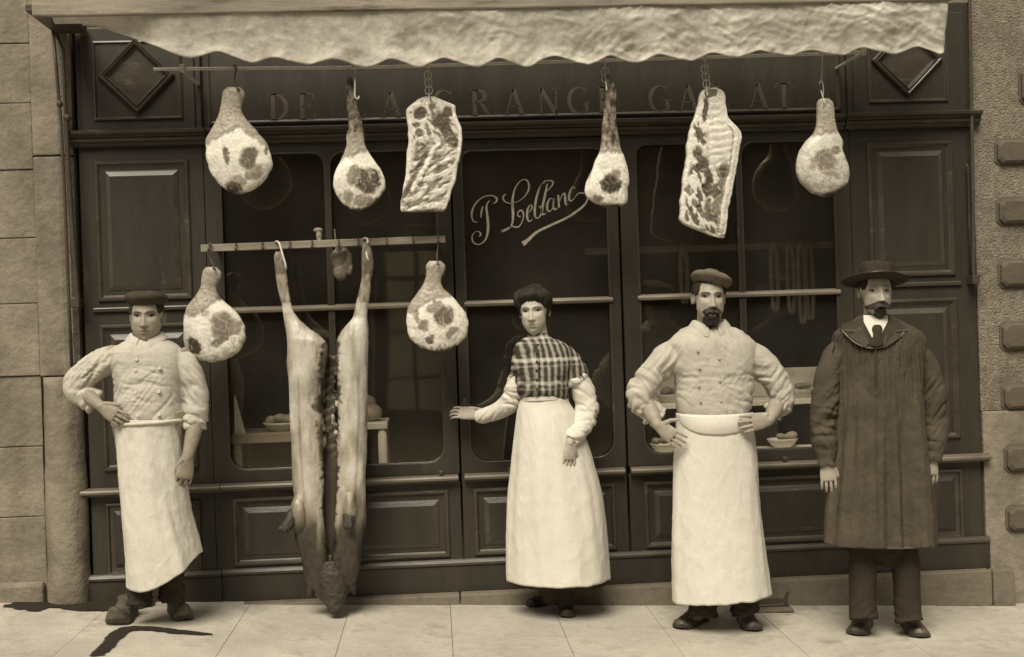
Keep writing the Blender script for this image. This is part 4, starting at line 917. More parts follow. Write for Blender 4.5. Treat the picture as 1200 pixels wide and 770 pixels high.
class Head:
    def __init__(s, c, yaw=0, pitch=0, roll=0, scale=1, **H):
        s.H = H; s.c = Vector(c); s.k = scale
        s.R = Matrix.Rotation(roll, 3, 'Y') @ Matrix.Rotation(yaw, 3, 'Z') @ Matrix.Rotation(pitch, 3, 'X')
    def w(s, p): return s.c+s.R @ (Vector((p[0], -p[1], p[2]))*s.k)
    def grid(s, off, NT=132, NP=100, c=None):
        b = MB(); R = []
        for i in range(NP+1):
            ph = -PI/2+PI*(.012+.976*i/NP); ring = []
            for j in range(NT):
                th = 2*PI*j/NT+PI/2
                # more vertices on the face
                d = Vector((math.cos(ph)*math.cos(th), math.cos(ph)*math.sin(th), math.sin(ph)))
                p = head_p(d, s.H); o = off(d, p) if off else 0
                if o: p = p+d*o
                ring.append(s.w(p)); 
                if c: b.c.append(sep(c(p)))
            R.append(ring)
        b.rings(R); return b
    def skin(s, body, v, brow=.05):
        """face, ears and eyes joined to the body mesh; returns colours"""
        def col(p):
            x, y, z = p; k = v*(1+.08*nz(x*40, y*40, z*40))
            if y > 0:
                k *= 1-.38*gs(x, z, 0, -.0585, .019, .004)-.30*gs(x, z, 0, -.0705, .016, .0045)-.5*gs(x, z, 0, -.0645, .023, .002)
                k *= 1-.10*gs(abs(x), z, .04, -.03, .02, .02)
                k *= 1-.6*gs(abs(x), z, .0085, -.0435, .0045, .003)
                zb = .0245+.004*(1-((abs(x)-.030)/.02)**2)
                k *= 1-s.H.get('brow', .75)*math.exp(-((z-zb)/.0050)**2)*smooth(.010, .016, abs(x))*(1-smooth(.044, .052, abs(x)))
                k *= 1-s.H.get('stubble', 0)*smooth(-.04, -.055, z) if False else 1-s.H.get('stubble', 0)*(1-smooth(-.06, -.04, z))
            return k
        g = s.grid(None, c=col)
        n0 = len(body.v); body.add(g.v, g.f, 0); body.c += g.c
        for sx in (-1, 1):
            e = MB(); R = []
            for t, r1, r2 in ((-.006, .014, .026), (.001, .017, .029), (.006, .018, .030), (.009, .015, .027), (.006, .010, .020), (.003, .004, .010)):
                R.append([s.w((sx*(.0735+t*.9-.003*math.cos(a)), -.012-t*.35+r1*math.cos(a)*.75, -.002+r2*math.sin(a)*(1 if math.sin(a) > 0 else .85))) for a in [2*PI*q/18 for q in range(18)]])
            e.rings(R); body.add(e.v, e.f, 0); body.c += [sep(v*.85)]*len(e.v)
            # eye: white, iris, lid line
            c = head_dir(sx*.032, .0095, s.H); e = MB()
            def em(x, z, o): return s.w((c.x+x, c.y+o, c.z+z))
            n1 = 16; rim = [(.0148*math.cos(a), (.0058 if math.sin(a) > 0 else .0048)*math.sin(a)) for a in [2*PI*q/n1 for q in range(n1)]]
            e.rings([[em(x*.99, z*.99, -.002-abs(x)*.12) for x, z in rim], [em(x, z, .0015-abs(x)*.12) for x, z in rim], [em(x*.6, z*.6, .0035-abs(x)*.1) for x, z in rim], [em(x*.1, z*.1, .0042) for x, z in rim]])
            body.add(e.v, e.f, 0); body.c += [sep(v*1.05)]*len(e.v)
            e = MB(); gx = s.H.get('gaze', 0)
            e.rings([[em(gx+r*math.cos(a), max(-.0046, min(.0052, r*math.sin(a)+.0006)), o) for a in [2*PI*q/14 for q in range(14)]] for r, o in ((.0066, .002), (.0064, .0047), (.001, .0054))])
            body.add(e.v, e.f, 0); body.c += [sep(.035)]*len(e.v)
            e = MB(); e.tube([em(x, z, o) for x, z, o in ((-.0165, -.0005, -.001), (-.010, .0048, .0028), (0, .0067, .005), (.010, .0050, .0028), (.0168, -.0005, -.001))], [.0012, .0024, .0026, .0024, .0012], 6)
            body.add(e.v, e.f, 0); body.c += [sep(.06)]*len(e.v)
            e = MB(); e.tube([em(x, z, o) for x, z, o in ((-.016, .006, .002), (-.009, .0118, .0055), (.0, .0132, .007), (.009, .0118, .0055), (.016, .006, .002))], [.0012, .0026, .003, .0026, .0012], 6)
            body.add(e.v, e.f, 0); body.c += [sep(v*.9)]*len(e.v)
# ---- hands --------------------------------------------------------------------------------------
def hand(elbow, wrist, d, n, side, curl=(.3, .5, .4), spread=.06, size=1., thumb=(.6, .75, .15), r0=.040, mid=None, fcurl=None):
    """forearm and hand as one skin: d along the fingers, n out of the palm, side +1/-1 the thumb side"""
    d = Vector(d).normalized(); n = Vector(n); n = (n-d*n.dot(d)).normalized(); s = d.cross(n)*side; W_ = Vector(wrist); E_ = Vector(elbow); b = MB(); z = size
    dn = (W_-E_).normalized(); b.tube([E_.lerp(W_, q) for q in (0, .25, .5, .75, .92, 1.0)]+[W_+(dn+d).normalized()*.012], [r0, r0*.97, r0*.9, r0*.78, .0258*z, .0240*z, .021*z], 18)
    R = []
    for t, hw, th in ((-.045, .0250, .0230), (-.025, .0262, .0222), (.0, .0280, .0208), (.02, .0315, .0190), (.048, .0385, .0160), (.075, .0405, .0148), (.092, .039, .0125), (.098, .034, .009)):
        c = W_+(d if t > -.01 else (dn*.75+d*.25).normalized() if t < -.03 else (dn*.5+d*.5).normalized())*t*z
        R.append([c+s*(math.cos(a)*hw*z)+n*(math.sin(a)*th*z) for a in [2*PI*k/18 for k in range(18)]])
    b.rings(R); b.ell(tuple(W_+(dn+d).normalized()*.004), .0215*z, .0215*z, .0215*z)
    for k, (o, L_, rr) in enumerate(((.0325, .072, .0082), (.0110, .081, .0086), (-.0108, .075, .0082), (-.0315, .059, .0073))):
        p = W_+d*(.088-abs(o)*.12)*z+s*o*z; dd = (d+s*(o*spread/.03)).normalized(); pts = [p-dd*.02*z, p]; cur = 0
        cc = curl if not fcurl else fcurl[k]
        for q, f_ in enumerate((.45, .31, .24)):
            cur += cc[q]; v = dd*math.cos(cur)+n*math.sin(cur); p = p+v*L_*f_*z; pts.append(p)
        b.tube(pts, [rr*z, rr*z*1.04, rr*z, rr*z*.92, rr*z*.72], 12)
    p = W_+d*.022*z+s*.026*z; tv = (s*thumb[0]+d*thumb[1]+n*thumb[2]).normalized(); t2 = (tv*.8+d*.45+n*.12).normalized()
    b.tube([p-tv*.015*z, p+tv*.006*z, p+tv*.036*z, p+tv*.036*z+t2*.026*z, p+tv*.036*z+t2*.036*z], [.015*z, .0145*z, .0112*z, .0098*z, .007*z], 12)
    return remesh(b, .0019, 6)
MT['skin'] = mat('skin', .3, .55, .06, 30, .12, 120, .35, attr='Col', bdist=.002)
MT['hair'] = mat('dark_hair', .022, .75, .5, 30, .8, 70, .25, (1, 1, .35), bdist=.006)
MT['whisker'] = mat('dark_whiskers', .024, .6, .5, 60, .8, 90, .4, (1, 1, .3), bdist=.006)
def cloth(name, v, dirt, dscale=6, dlo=.52, dhi=.75, bump=.35, bscale=26, var=.12, rough=.9):
    MT[name] = mat(name, v, rough, var, 7, bump, bscale, .15, dirt=dirt, dscale=dscale, dlo=dlo, dhi=dhi, bdist=.008, grain=.10)
cloth('stained_linen', .47, .24, 7, .48, .72, .5, 32); cloth('drill_shirt', .43, .30, 8, .5, .75, .5, 32); cloth('apron_linen', .60, .48, 4, .55, .8, .2, 16, .06)
cloth('soiled_apron', .56, .38, 5, .5, .75, .3, 16, .08)
cloth('smock_cloth', .066, .05, 9, .5, .7, .4, 40, .3); cloth('trouser_cloth', .032, .05, 9, .6, .8); cloth('cap_cloth', .05, .035, 20, .5, .7); cloth('pale_cap_cloth', .12, .08, 20, .5, .7)
cloth('felt', .035, .05, 14, .55, .8); cloth('coat_cloth', .042, .03, 20)
cloth('lapel_cloth', .06, .045, 20)
MT['leather'] = mat('scuffed_leather', .06, .42, .5, 18, .35, 45, .5, dirt=.16, dscale=16, dlo=.56, dhi=.72)
MT['clog'] = mat('clog_wood', .075, .6, .4, 14, .4, 40, .4, dirt=.05, dscale=9, dlo=.5, dhi=.7)
MT['blackshoe'] = mat('black_shoe', .03, .45, .4, 18, .3, 45, .5)
def person(label, x, y, Y):
    p = at(x, y, Y); p.z = gz(p.x)
    return thing('person', label, 'person', tuple(p))
def body_mesh(par, core, heads, hands, v):
    """one mesh: the fused trunk and limbs with the head and the hands grown out of it"""
    r = remesh(core, .009, 2); b = MB(); b.add(r.v, r.f); b.c = [sep(v)]*len(r.v)
    for h in hands: b.add(h.v, h.f); b.c += [sep(v*.84*(1+.12*nz(q[0]*30, q[1]*30, q[2]*30))) for q in h.v]
    for h in heads: h.skin(b, v)
    return b.build('body', 'skin', par, smooth=True, fix=True)
def shoe(par, heel, toe, L=.285, wid=.05, ht=.075, m='leather', name='shoe', clog=False, shaft=.0):
    h, t = gpx(*heel), gpx(*toe); d = (t-h); d.z = 0; d = d.normalized(); s = Vector((-d.y, d.x, 0)); c = t-d*L; R = []; b = MB()
    prof = [(0, .55, .62), (.02, .72, .86), (.10, .80, 1.0), (.25, .78, 1.05), (.38, .80, .98), (.55, .95, .80), (.72, 1.06, .66), (.86, 1.0, .58 if not clog else .66), (.95, .74, .46 if not clog else .62), (.99, .42, .30 if not clog else .55), (1.0, .15, .15 if not clog else .45)]
    for u, w_, z_ in prof:
        ring = []; lift = (.012 if u > .9 else 0)+(.022*smooth(.8, 1, u) if clog else 0)
        for k in range(20):
            a = 2*PI*k/20; zz = max(-.32, math.sin(a)); ww = math.cos(a)*(1.0 if math.sin(a) < .2 else .92)
            hh = ht*z_; p = c+d*(u*L)+s*(ww*wid*w_); ring.append((p.x, p.y, gz(p.x)+.001+lift+(zz+.32)/1.32*hh))
        R.append(ring)
    b.rings(R)
    if shaft:
        for q in (0,):
            p = c+d*L*.22; b.tube([(p.x, p.y, gz(p.x)+ht*.5), (p.x, p.y, gz(p.x)+ht*.5+shaft*.5), (p.x, p.y, gz(p.x)+ht*.5+shaft)], [.042, .043, .046], 16)
    if clog:
        p = c+d*L*.22; b.tube([(p.x, p.y, gz(p.x)+ht*.5), (p.x, p.y, gz(p.x)+ht*.98)], [.044, .042], 16)
    r = remesh(b, .0045, 2)
    r.v = [tuple(Vector(p)+n_*(.0025*nz(p[0]*45, p[1]*45, p[2]*60))) for p, n_ in zip(r.v, r.n)]
    o = r.build(name, m, par, smooth=True)
    if not clog:      # heel and sole welt
        q = MB(); R = []
        for z_ in (.0, .014):
            R.append([])
            for u, w_ in ((0.0, .6), (.05, .78), (.2, .82), (.4, .82), (.6, .98), (.75, 1.1), (.88, 1.02), (.97, .66), (1.01, .2)):
                p = c+d*(u*L)+s*(wid*w_); R[-1].append((p.x, p.y, gz(p.x)+.0008+z_+(.01 if u > .9 else 0)))
            for u, w_ in ((1.01, -.2), (.97, -.66), (.88, -1.02), (.75, -1.1), (.6, -.98), (.4, -.82), (.2, -.82), (.05, -.78), (0.0, -.6)):
                p = c+d*(u*L)+s*(wid*w_); R[-1].append((p.x, p.y, gz(p.x)+.0008+z_+(.01 if u > .9 else 0)))
        q.rings(R); q.build('sole', 'blackshoe', o)
    return o
def apron(par, rows, Y, hem, m, name='apron', amp=.008, spread=1.75, seed=0, fold=None, nu=110, nv=90, thick=.003, tilt=None):
    """cloth hung round the front of the hips: rows (y, left, right, depth) and the hem line hem(px)"""
    b = MB(); V = []; y0 = rows[0][0]
    for j in range(nv+1):
        for i in range(nu+1):
            u = -1+2*i/nu; t = j/nv
            xl, xr, d = lerp_table(rows, y0+(rows[-1][0]-y0)*t); px_ = (xl+xr)/2+(xr-xl)/2*math.sin(max(-1.57, min(1.57, u*spread)))
            py = y0+(hem(px_)-y0)*t; xl, xr, d = lerp_table(rows, py); a = u*spread
            q = at((xl+xr)/2+(xr-xl)/2*math.sin(a), py, Y)
            f_ = amp*smooth(0, .5, t)*(1.6*nz(u*2.2+seed, t*.8, seed, 1)+.5*nz(u*6+seed, t*1.6, 4+seed, 1))+.0012*nz(u*9, t*12, seed, 2)+.0018*max(0, 1-abs(nz(u*3+t*3, t*4-u*3, 8+seed, 2))/.3)**1.6
            if fold: f_ += fold(u, t)
            V.append((q.x+f_*math.sin(a), Y-(d/2+f_)*math.cos(a), q.z))
    F_ = [(j*(nu+1)+i, j*(nu+1)+i+1, (j+1)*(nu+1)+i+1, (j+1)*(nu+1)+i) for j in range(nv) for i in range(nu)]
    b.add(V, F_); o = b.build(name, m, par, smooth=True, fix=False)
    d = o.modifiers.new('thick', 'SOLIDIFY'); d.thickness = thick; d.offset = 0
    return o
def cuff(b, Y, P, r, t=.007):
    """rolled cloth at the end of a sleeve"""
    c = [Vector(q) for q in A(Y, P)]; a = (c[1]-c[0]).normalized(); u = a.cross(Vector((0, 1, 0))).normalized(); w = a.cross(u)
    for k in range(2):
        cc = c[0].lerp(c[1], k); b.tube([cc+u*(r*math.cos(x))+w*(r*math.sin(x)) for x in [2*PI*i/20 for i in range(20)]], t, 8, closed=True)
def collar(par, c, r, m, drop=.035, gap=.45, name='collar', tilt=0, pts=.02, stand=.02):
    """turned down collar round the neck point c"""
    b = MB(); R = []; n = 48
    for i in range(n+1):
        a = -PI/2+gap/2*1+(2*PI-gap)*i/n; e = smooth(.6, 1, abs(2*i/n-1)); ca, sa = math.cos(a), math.sin(a)
        z0 = stand-.024*e
        R.append([(c.x+ca*r, c.y+sa*r, c.z+z0-.012), (c.x+ca*(r+.006), c.y+sa*(r+.006), c.z+z0), (c.x+ca*(r+.013), c.y+sa*(r+.013), c.z+z0-.003),
                  (c.x+ca*(r+.03+.012*e), c.y+sa*(r+.026+.012*e), c.z+z0-drop*.7), (c.x+ca*(r+.038+.026*e)-math.copysign(pts*e*.3, ca), c.y+sa*(r+.032+.012*e), c.z+z0-drop-pts*e)])
    b.rings(R, cap=False, closed=False); o = b.build(name, m, par, smooth=True)
    d = o.modifiers.new('thick', 'SOLIDIFY'); d.thickness = .004
    d = o.modifiers.new('sub', 'SUBSURF'); d.levels = d.render_levels = 1
    return o
def button(par, p, r=.0085, m='china'):
    b = MB(); b.rings([[(p.x+q*r*math.cos(a), p.y+o, p.z+q*r*math.sin(a)) for a in [2*PI*k/14 for k in range(14)]] for q, o in ((1, .004), (1, -.002), (.75, -.0035), (.45, -.002), (.05, -.002))])
    return b.build('button', m, par, smooth=True)
def band(par, name, m, pts, w, t=.0025):
    """flat strip of cloth laid along surface points"""
    b = MB(); R = []
    for i, p in enumerate(pts):
        d = (pts[min(i+1, len(pts)-1)]-pts[max(i-1, 0)]).normalized(); s = d.cross(Vector((0, -1, 0))).normalized()*w/2
        R.append([p-s, p-s+Vector((0, -t, 0)), p+s+Vector((0, -t, 0)), p+s])
    b.rings(R); return b.build(name, m, par, smooth=False)
def cap(par, hd, prof, m, name='cap', seed=0, tilt=(0, 0), up=0, wob=.004, brim=None, fwd=0):
    """headgear as a loft round the skull: prof (half width, half depth, height)"""
    b = MB(); R = []; Rm = Matrix.Rotation(tilt[0], 3, 'Y') @ Matrix.Rotation(tilt[1], 3, 'X'); n = 44
    for k, (rx, ry, z) in enumerate(prof):
        ring = []
        for i in range(n):
            a = 2*PI*i/n; e = wob*nz(math.cos(a)*2+seed, math.sin(a)*2, z*20)
            p = Rm @ Vector(((rx+e)*math.cos(a), (ry+e)*math.sin(a)-fwd, z+e*.6))
            ring.append(hd.w((p.x, -p.y, p.z+up)))
        R.append(ring)
    b.rings(R); o = b.build(name, m, par, smooth=True); d = o.modifiers.new('sub', 'SUBSURF'); d.levels = d.render_levels = 1
    return o
# ------------------------------------------------------------------ boy with his hand on his hip
Y = -.52
P = person('young man in soiled white jacket, long stained apron, dark flat cap and clogs', 178, 720, Y)
hd = Head(at(172, 372, Y-.02), yaw=.05, pitch=.03, scale=.98, jaw=1.0, long=1.0, taper=.24, gaunt=.3, brow=.72, nose=.85)
T = [(393,163,184,.11),(397,153,194,.15),(401,143,203,.185),(406,135,210,.21),(414,129,215,.235),(430,131,216,.245),(450,134,214,.25),(470,134,214,.25),(485,133,214,.25),(492,134,214,.245),(500,136,212,.20)]
core = MB(); torso(core, T, Y, ins=.022); sleeve(core, Y, [(172,378),(172,392),(172,410)], [.054,.055,.07])
sleeve(core, Y, [(150,480),(160,560),(160,640),(160,694,-.02)], [.09,.06,.045,.035]); sleeve(core, Y, [(196,480),(198,560),(200,640),(200,694,.02)], [.09,.06,.045,.035])
sleeve(core, Y, [(138,412),(108,432),(92,450),(102,464)], [.045,.045,.042,.04]); sleeve(core, Y, [(208,412),(226,440),(231,470),(229,500)], [.045,.045,.042,.04])
core.ell(tuple(at(173, 500, Y)), .11, .08, .10)
h1 = hand(at(96, 458, Y+.01), at(118, 476, Y-.11), (.74, -.22, -.50), (.25, 1, -.1), 1, (.1, .2, .2), .12, .90, (.5, .8, .15), .036, fcurl=((.05,.15,.2),(.1,.2,.2),(.15,.3,.3),(.25,.35,.3)))
h2 = hand(at(229, 497, Y-.02), at(220, 536, Y-.07), (-.20, -.05, -1), (-.45, .85, 0), -1, (.3, .5, .45), .05, 1.02, (.35, .85, .35), .038)
body_mesh(P, core, [hd], [h1, h2], .27)
s = MB(); torso(s, T, Y); sleeve(s, Y, [(140,417),(122,425),(103,437),(91,448),(90,457),(100,464),(110,469)], [.058,.066,.066,.064,.060,.056,.050])
sleeve(s, Y, [(206,417),(218,429),(226,446),(230,470),(229,490),(228,500)], [.054,.061,.060,.058,.054,.052])
cuff(s, Y, [(104,467),(111,471)], .047, .011); cuff(s, Y, [(229,492),(228,500)], .050, .010)
r = rumple(remesh(s, .0055, 3), .0125, 1.0, 3, lambda p: .5+.6*smooth(.13, .20, abs(p.x-at(172, 440, -.52).x))); jk = r.build('jacket', 'stained_linen', P, smooth=True)
collar(jk, at(172, 394, Y-.005), .062, 'stained_linen', .034, .5, pts=.02)
for x, y in ((160,421),(187,431),(159,434),(159,460),(186,459),(161,487),(186,486)): button(jk, front(T, Y, x, y, .006))
ap = apron(P, [(490,134,214,.262),(500,135,213,.27),(530,138,214,.28),(560,140,217,.29),(600,143,223,.30),(640,146,234,.31),(690,149,244,.31)], Y, lambda x: 687-max(0, x-172)**1.55*.052, 'soiled_apron', amp=.009, seed=2,
   fold=lambda u, t: .012*smooth(.3, .7, t)*math.exp(-((u-.18-.15*t)/.08)**2))
b = MB(); b.tube([(lambda q: (q.x, Y-.138*math.cos(a), q.z))(at(174+41.5*math.sin(a), 494-2.5*math.sin(a), Y)) for a in [math.radians(-100+200*k/40) for k in range(41)]], .0085, 8); b.build('apron_tie', 'soiled_apron', ap, smooth=True)
s = MB(); sleeve(s, Y, [(160,640,0),(162,690,-.01),(158,708,-.03)], [.062,.060,.060]); s2 = s; r = rumple(remesh(s2, .006, 2), .01, 1.3, 1)
s = MB(); sleeve(s, Y, [(200,640,0),(201,685,.03),(200,704,.04)], [.062,.058,.058]); s.ell(tuple(at(172, 600, Y)), .12, .09, .25); sleeve(s, Y, [(160,640,0),(164,692,-.01),(163,710,-.02)], [.062,.060,.058]); 
rumple(remesh(s, .006, 2), .010, 1.3, 1).build('trousers', 'trouser_cloth', P, smooth=True)
shoe(P, (170,706), (134,735), .275, .056, .105, 'clog', 'clog', True); shoe(P, (196,708), (217,730), .26, .050, .10, 'clog', 'clog', True)
cap(P, hd, [(.076,.098,0),(.078,.100,.012),(.086,.108,.016),(.102,.122,.030),(.103,.122,.044),(.092,.108,.060),(.06,.07,.070),(.02,.02,.072)], 'cap_cloth', seed=3, tilt=(.03, -.10), up=.052, wob=.006)
def hairmask(line, back=-.03):
    def f(d, p):
        x, y, z = p; hl = line-.085*(1-smooth(-.03, .035, y))-.055*smooth(.046, .064, abs(x))*smooth(.0, .03, y)
        return -.005+.011*smooth(hl-.006, hl+.006, z+.006*nz(x*80, y*80, z*80))+.002*nz(x*120, y*120, z*30)
    return f
hd.grid(hairmask(.072)).build('hair', 'hair', P, smooth=True)
# ------------------------------------------------------------------ woman at the door
Y = -.31
P = person('woman in checked bodice and long white apron, her hand on the door handle', 655, 715, Y)
hd = Head(at(626, 366, Y-.01), yaw=-.26, pitch=.02, roll=-.04, scale=.93, jaw=.93, long=1.0, gaunt=.9, brow=.62, nose=.95, gaze=-.001)
T = [(394,619,641,.10),(398,611,651,.13),(403,605,662,.17),(410,601,670,.21),(424,600,673,.25),(436,602,670,.27),(448,604,667,.275),(457,605,666,.27),(463,608,666,.25),(470,614,664,.20)]
core = MB(); torso(core, T, Y, ins=.022); sleeve(core, Y, [(628,374),(631,392),(635,408)], [.046,.047,.06])
core.ell(tuple(at(640, 500, Y)), .10, .08, .14); sleeve(core, Y, [(630,520),(640,600),(648,690)], [.07,.05,.03]); sleeve(core, Y, [(652,520),(660,600),(663,690)], [.07,.05,.03])
sleeve(core, Y, [(617,420),(607,450,.04),(598,471,.06),(578,484,.12),(563,488,.18)], [.035,.035,.034,.032,.03]); sleeve(core, Y, [(660,420),(680,455),(686,485),(674,508,-.09)], [.04,.04,.036,.032])
h1 = hand(at(580, 484, Y+.11), at(557, 487, Y+.19), (-.95, .28, .20), (.1, .75, -.65), -1, (.15, .4, .4), .08, .90, (.4, .9, .25), .030)
h2 = hand(at(680, 497, Y-.05), at(668, 519, Y-.158), (-.10, -.06, -1), (-.3, .95, 0), 1, (.12, .25, .25), .05, .84, (.5, .8, .2), .027)
body_mesh(P, core, [hd], [h1, h2], .42)
# checked cloth
def plaid(zref, xref):
    m = bpy.data.materials.new('checked_cloth'); m.use_nodes = True; n = m.node_tree.nodes; l = m.node_tree.links; p = n['Principled BSDF']; p.inputs['Roughness'].default_value = .9; p.inputs['Specular IOR Level'].default_value = .15
    tc = n.new('ShaderNodeTexCoord'); nzt = n.new('ShaderNodeTexNoise'); nzt.inputs['Scale'].default_value = 9; l.new(tc.outputs['Object'], nzt.inputs['Vector'])
    ad = n.new('ShaderNodeVectorMath'); ad.operation = 'MULTIPLY_ADD'; l.new(nzt.outputs['Color'], ad.inputs[0]); ad.inputs[1].default_value = (.018, 0, .022); l.new(tc.outputs['Object'], ad.inputs[2])
    sx = n.new('ShaderNodeSeparateXYZ'); l.new(ad.outputs[0], sx.inputs[0])
    def mth(op, a, b=None):
        q = n.new('ShaderNodeMath'); q.operation = op
        for i, v in enumerate((a, b)):
            if v is None: continue
            if isinstance(v, (int, float)): q.inputs[i].default_value = v
            else: l.new(v, q.inputs[i])
        return q.outputs[0]
    def bands(c, period, off, wdt, soft):
        d = mth('PINGPONG', mth('ADD', c, 100*period-off), period/2)         # distance from the stripe centre
        q = n.new('ShaderNodeMapRange'); q.inputs[1].default_value = wdt/2-soft; q.inputs[2].default_value = wdt/2+soft; q.inputs[3].default_value = 1; q.inputs[4].default_value = 0; l.new(d, q.inputs[0]); return q.outputs[0]
    # vertical stripes follow the cloth round the body: x plus depth
    cx_ = mth('ADD', sx.outputs['X'], mth('MULTIPLY', sx.outputs['Y'], .35))
    v1 = bands(cx_, .0335, xref, .0145, .0035); hb_ = bands(sx.outputs['Z'], .112, zref, .017, .004); h2_ = bands(sx.outputs['Z'], .112, zref-.030, .008, .003)
    val = mth('ADD', mth('ADD', mth('MULTIPLY', v1, .27), mth('MULTIPLY', hb_, .34)), mth('MULTIPLY', h2_, .14))
    mx = n.new('ShaderNodeMix'); mx.data_type = 'RGBA'; l.new(mth('MULTIPLY', val, 1.7), mx.inputs[0]); mx.inputs[6].default_value = sep(.045); mx.inputs[7].default_value = sep(.50); l.new(mx.outputs[2], p.inputs['Base Color'])
    return m
zr = at(640, 446, Y-.1).z-WL[P].z
MT['checked'] = plaid(zr, .01)
s = MB(); torso(s, T, Y); sleeve(s, Y, [(617,414),(611,428,.02),(608,445,.04)], [.050,.054,.052]); sleeve(s, Y, [(658,413),(667,424),(673,438),(675,447)], [.050,.062,.066,.062])
r = rumple(remesh(s, .006, 3), .008, 1.1, 8); bd = r.build('bodice', 'checked', P, smooth=True)
s = MB(); R = []
c = at(631, 396, Y)
for z, r_ in ((-.02, .062), (.0, .056), (.018, .051), (.03, .049), (.03, .046), (.0, .046)):
    R.append([(c.x-.004*z*30+r_*math.cos(a), c.y+r_*1.02*math.sin(a), c.z+z+.012*(-math.sin(a))*-.6) for a in [2*PI*k/36 for k in range(36)]])
s.rings(R); s.build('stand_collar', 'checked', bd, smooth=True)
band(bd, 'placket', 'checked', [front(T, Y, 631-.10*(y-396)+.0012*(y-396)**2, y, .003) for y in range(400, 468, 5)], .022, .003)
for y in (404, 414, 424, 434, 445, 456): button(bd, front(T, Y, 631-.10*(y-396)+.0012*(y-396)**2, y, .010), .006, 'blackshoe')
s = MB(); sleeve(s, Y, [(609,440,.03),(604,456,.04),(599,470,.06),(586,480,.10),(571,486,.15),(560,488.5,.19)], [.046,.054,.054,.050,.042,.035]); r = rumple(remesh(s, .0055, 2), .010, 1.1, 5)
r.build('undersleeve', 'apron_linen', P, smooth=True)
s = MB(); sleeve(s, Y, [(675,441),(683,456),(687,474),(684,492,-.03),(676,506,-.09),(668,518,-.145)], [.050,.058,.060,.058,.052,.038]); cuff(s, Y, [(674,444),(675,446)], .054, .013)
r = rumple(remesh(s, .0055, 2), .010, 1.1, 6); r.build('undersleeve', 'apron_linen', P, smooth=True)
SK = [(466,612,665,.225),(472,609,667,.235),(485,606,675,.27),(505,604,683,.31),(540,601,693,.35),(580,598,703,.39),(620,597,709,.42),(660,596,713,.44),(684,596,715,.45)]
apron(P, SK, Y, lambda x: 680-.03*(x-596)+1.2*nz(x*.05, 1, 2), 'apron_linen', amp=.015, seed=5, spread=1.72)
apron(P, [(a, b_+5, c_-4, d-.07) for a, b_, c_, d in SK], Y, lambda x: 684-.02*(x-596), 'dark', 'skirt', amp=.008, seed=9, spread=PI*.995, nu=150)
band(P, 'waistband', 'apron_linen', [front([(r_[0], r_[1], r_[2], r_[3]) for r_ in SK], Y, x, 468-.05*(x-612), .006, 1.0) for x in range(613, 665, 3)], .022, .003)
s = MB(); sleeve(s, Y, [(648,660),(648,690),(645,704,.03)], [.045,.042,.04]); sleeve(s, Y, [(663,660),(663,690),(663,712,.02)], [.045,.042,.04]); remesh(s, .006, 2).build('stockings', 'trouser_cloth', P, smooth=True)
shoe(P, (652,703), (620,712), .25, .040, .07, 'blackshoe', 'shoe', shaft=.10); shoe(P, (662,700), (665,725), .25, .038, .075, 'blackshoe', 'shoe', shaft=.12)
def pomp(d, p):
    x, y, z = p; ax = abs(x)
    hl = .062-.012*smooth(.02, .05, ax)-.03*smooth(.05, .066, ax) if y > .03 else -.062-.0*ax+.124*0+ (.085*smooth(-.02, .03, y) if y > -.02 else 0)
    k = smooth(hl-.007, hl+.007, z+.004*nz(x*90, y*90, z*20))
    roll = .026*math.exp(-((z-.070)/.030)**2)*smooth(-.05, .05, y)+.016*smooth(.05, .11, z)*(1-smooth(.03, .07, ax))
    an = math.atan2(x, y+.02)
    st = .007*nz(an*7+z*14, z*9, 2, 2)+.0035*nz(an*26+z*20, z*16, 5, 2)
    return -.006+k*(.015+roll+st+.016*smooth(.03, .07, ax)*smooth(-.0, .05, z))
hr = hd.grid(pomp).build('hair', 'hair', P, smooth=True)
s = MB(); q = hd.w((.0, -.055, .118)); s.ell(tuple(q), .046, .05, .030); rm = rumple(remesh(s, .004, 1), .008, 3, 4); rm.build('bun', 'hair', hr, smooth=True)
# ------------------------------------------------------------------ bearded man, hands on hips
Y = -.62
P = person('bearded man in pale jacket and long white apron, tilted cap, both hands on hips', 845, 725, Y)
hd = Head(at(831, 350, Y-.03), yaw=-.03, pitch=.02, roll=.03, scale=.98, jaw=.96, long=1.0, gaunt=.7, brow=.85, nose=1.05, gaze=.001)
T = [(378,815,848,.11),(383,805,858,.15),(388,796,869,.19),(395,787,879,.22),(404,781,886,.245),(420,785,886,.26),(445,791,882,.265),(470,792,881,.265),(484,794,879,.26),(494,797,876,.22)]
core = MB(); torso(core, T, Y, ins=.024); sleeve(core, Y, [(831,358),(831,376),(831,394)], [.056,.058,.075])
core.ell(tuple(at(838, 505, Y)), .12, .09, .11); sleeve(core, Y, [(815,500),(820,600),(824,700)], [.09,.06,.035]); sleeve(core, Y, [(862,500),(868,600),(874,700)], [.09,.06,.035])
sleeve(core, Y, [(796,410),(770,434),(752,458),(764,480)], [.05,.048,.044,.04]); sleeve(core, Y, [(874,410),(897,433),(914,456),(908,480)], [.05,.048,.044,.04])
h1 = hand(at(755, 468, Y+.015), at(771, 498, Y-.10), (.68, -.22, -.58), (.15, 1, .05), 1, (.12, .28, .25), .10, .92, (.75, .35, .0), .042, fcurl=((.02,.15,.15),(.05,.18,.2),(.08,.2,.2),(.12,.25,.2)))
h2 = hand(at(913, 468, Y+.015), at(902, 492, Y-.125), (-.94, -.26, -.10), (-.25, 1, -.1), -1, (.2, .4, .4), .12, .96, (.2, .9, .5), .042, fcurl=((.0,.15,.2),(.04,.18,.2),(.08,.2,.25),(.12,.25,.3)))
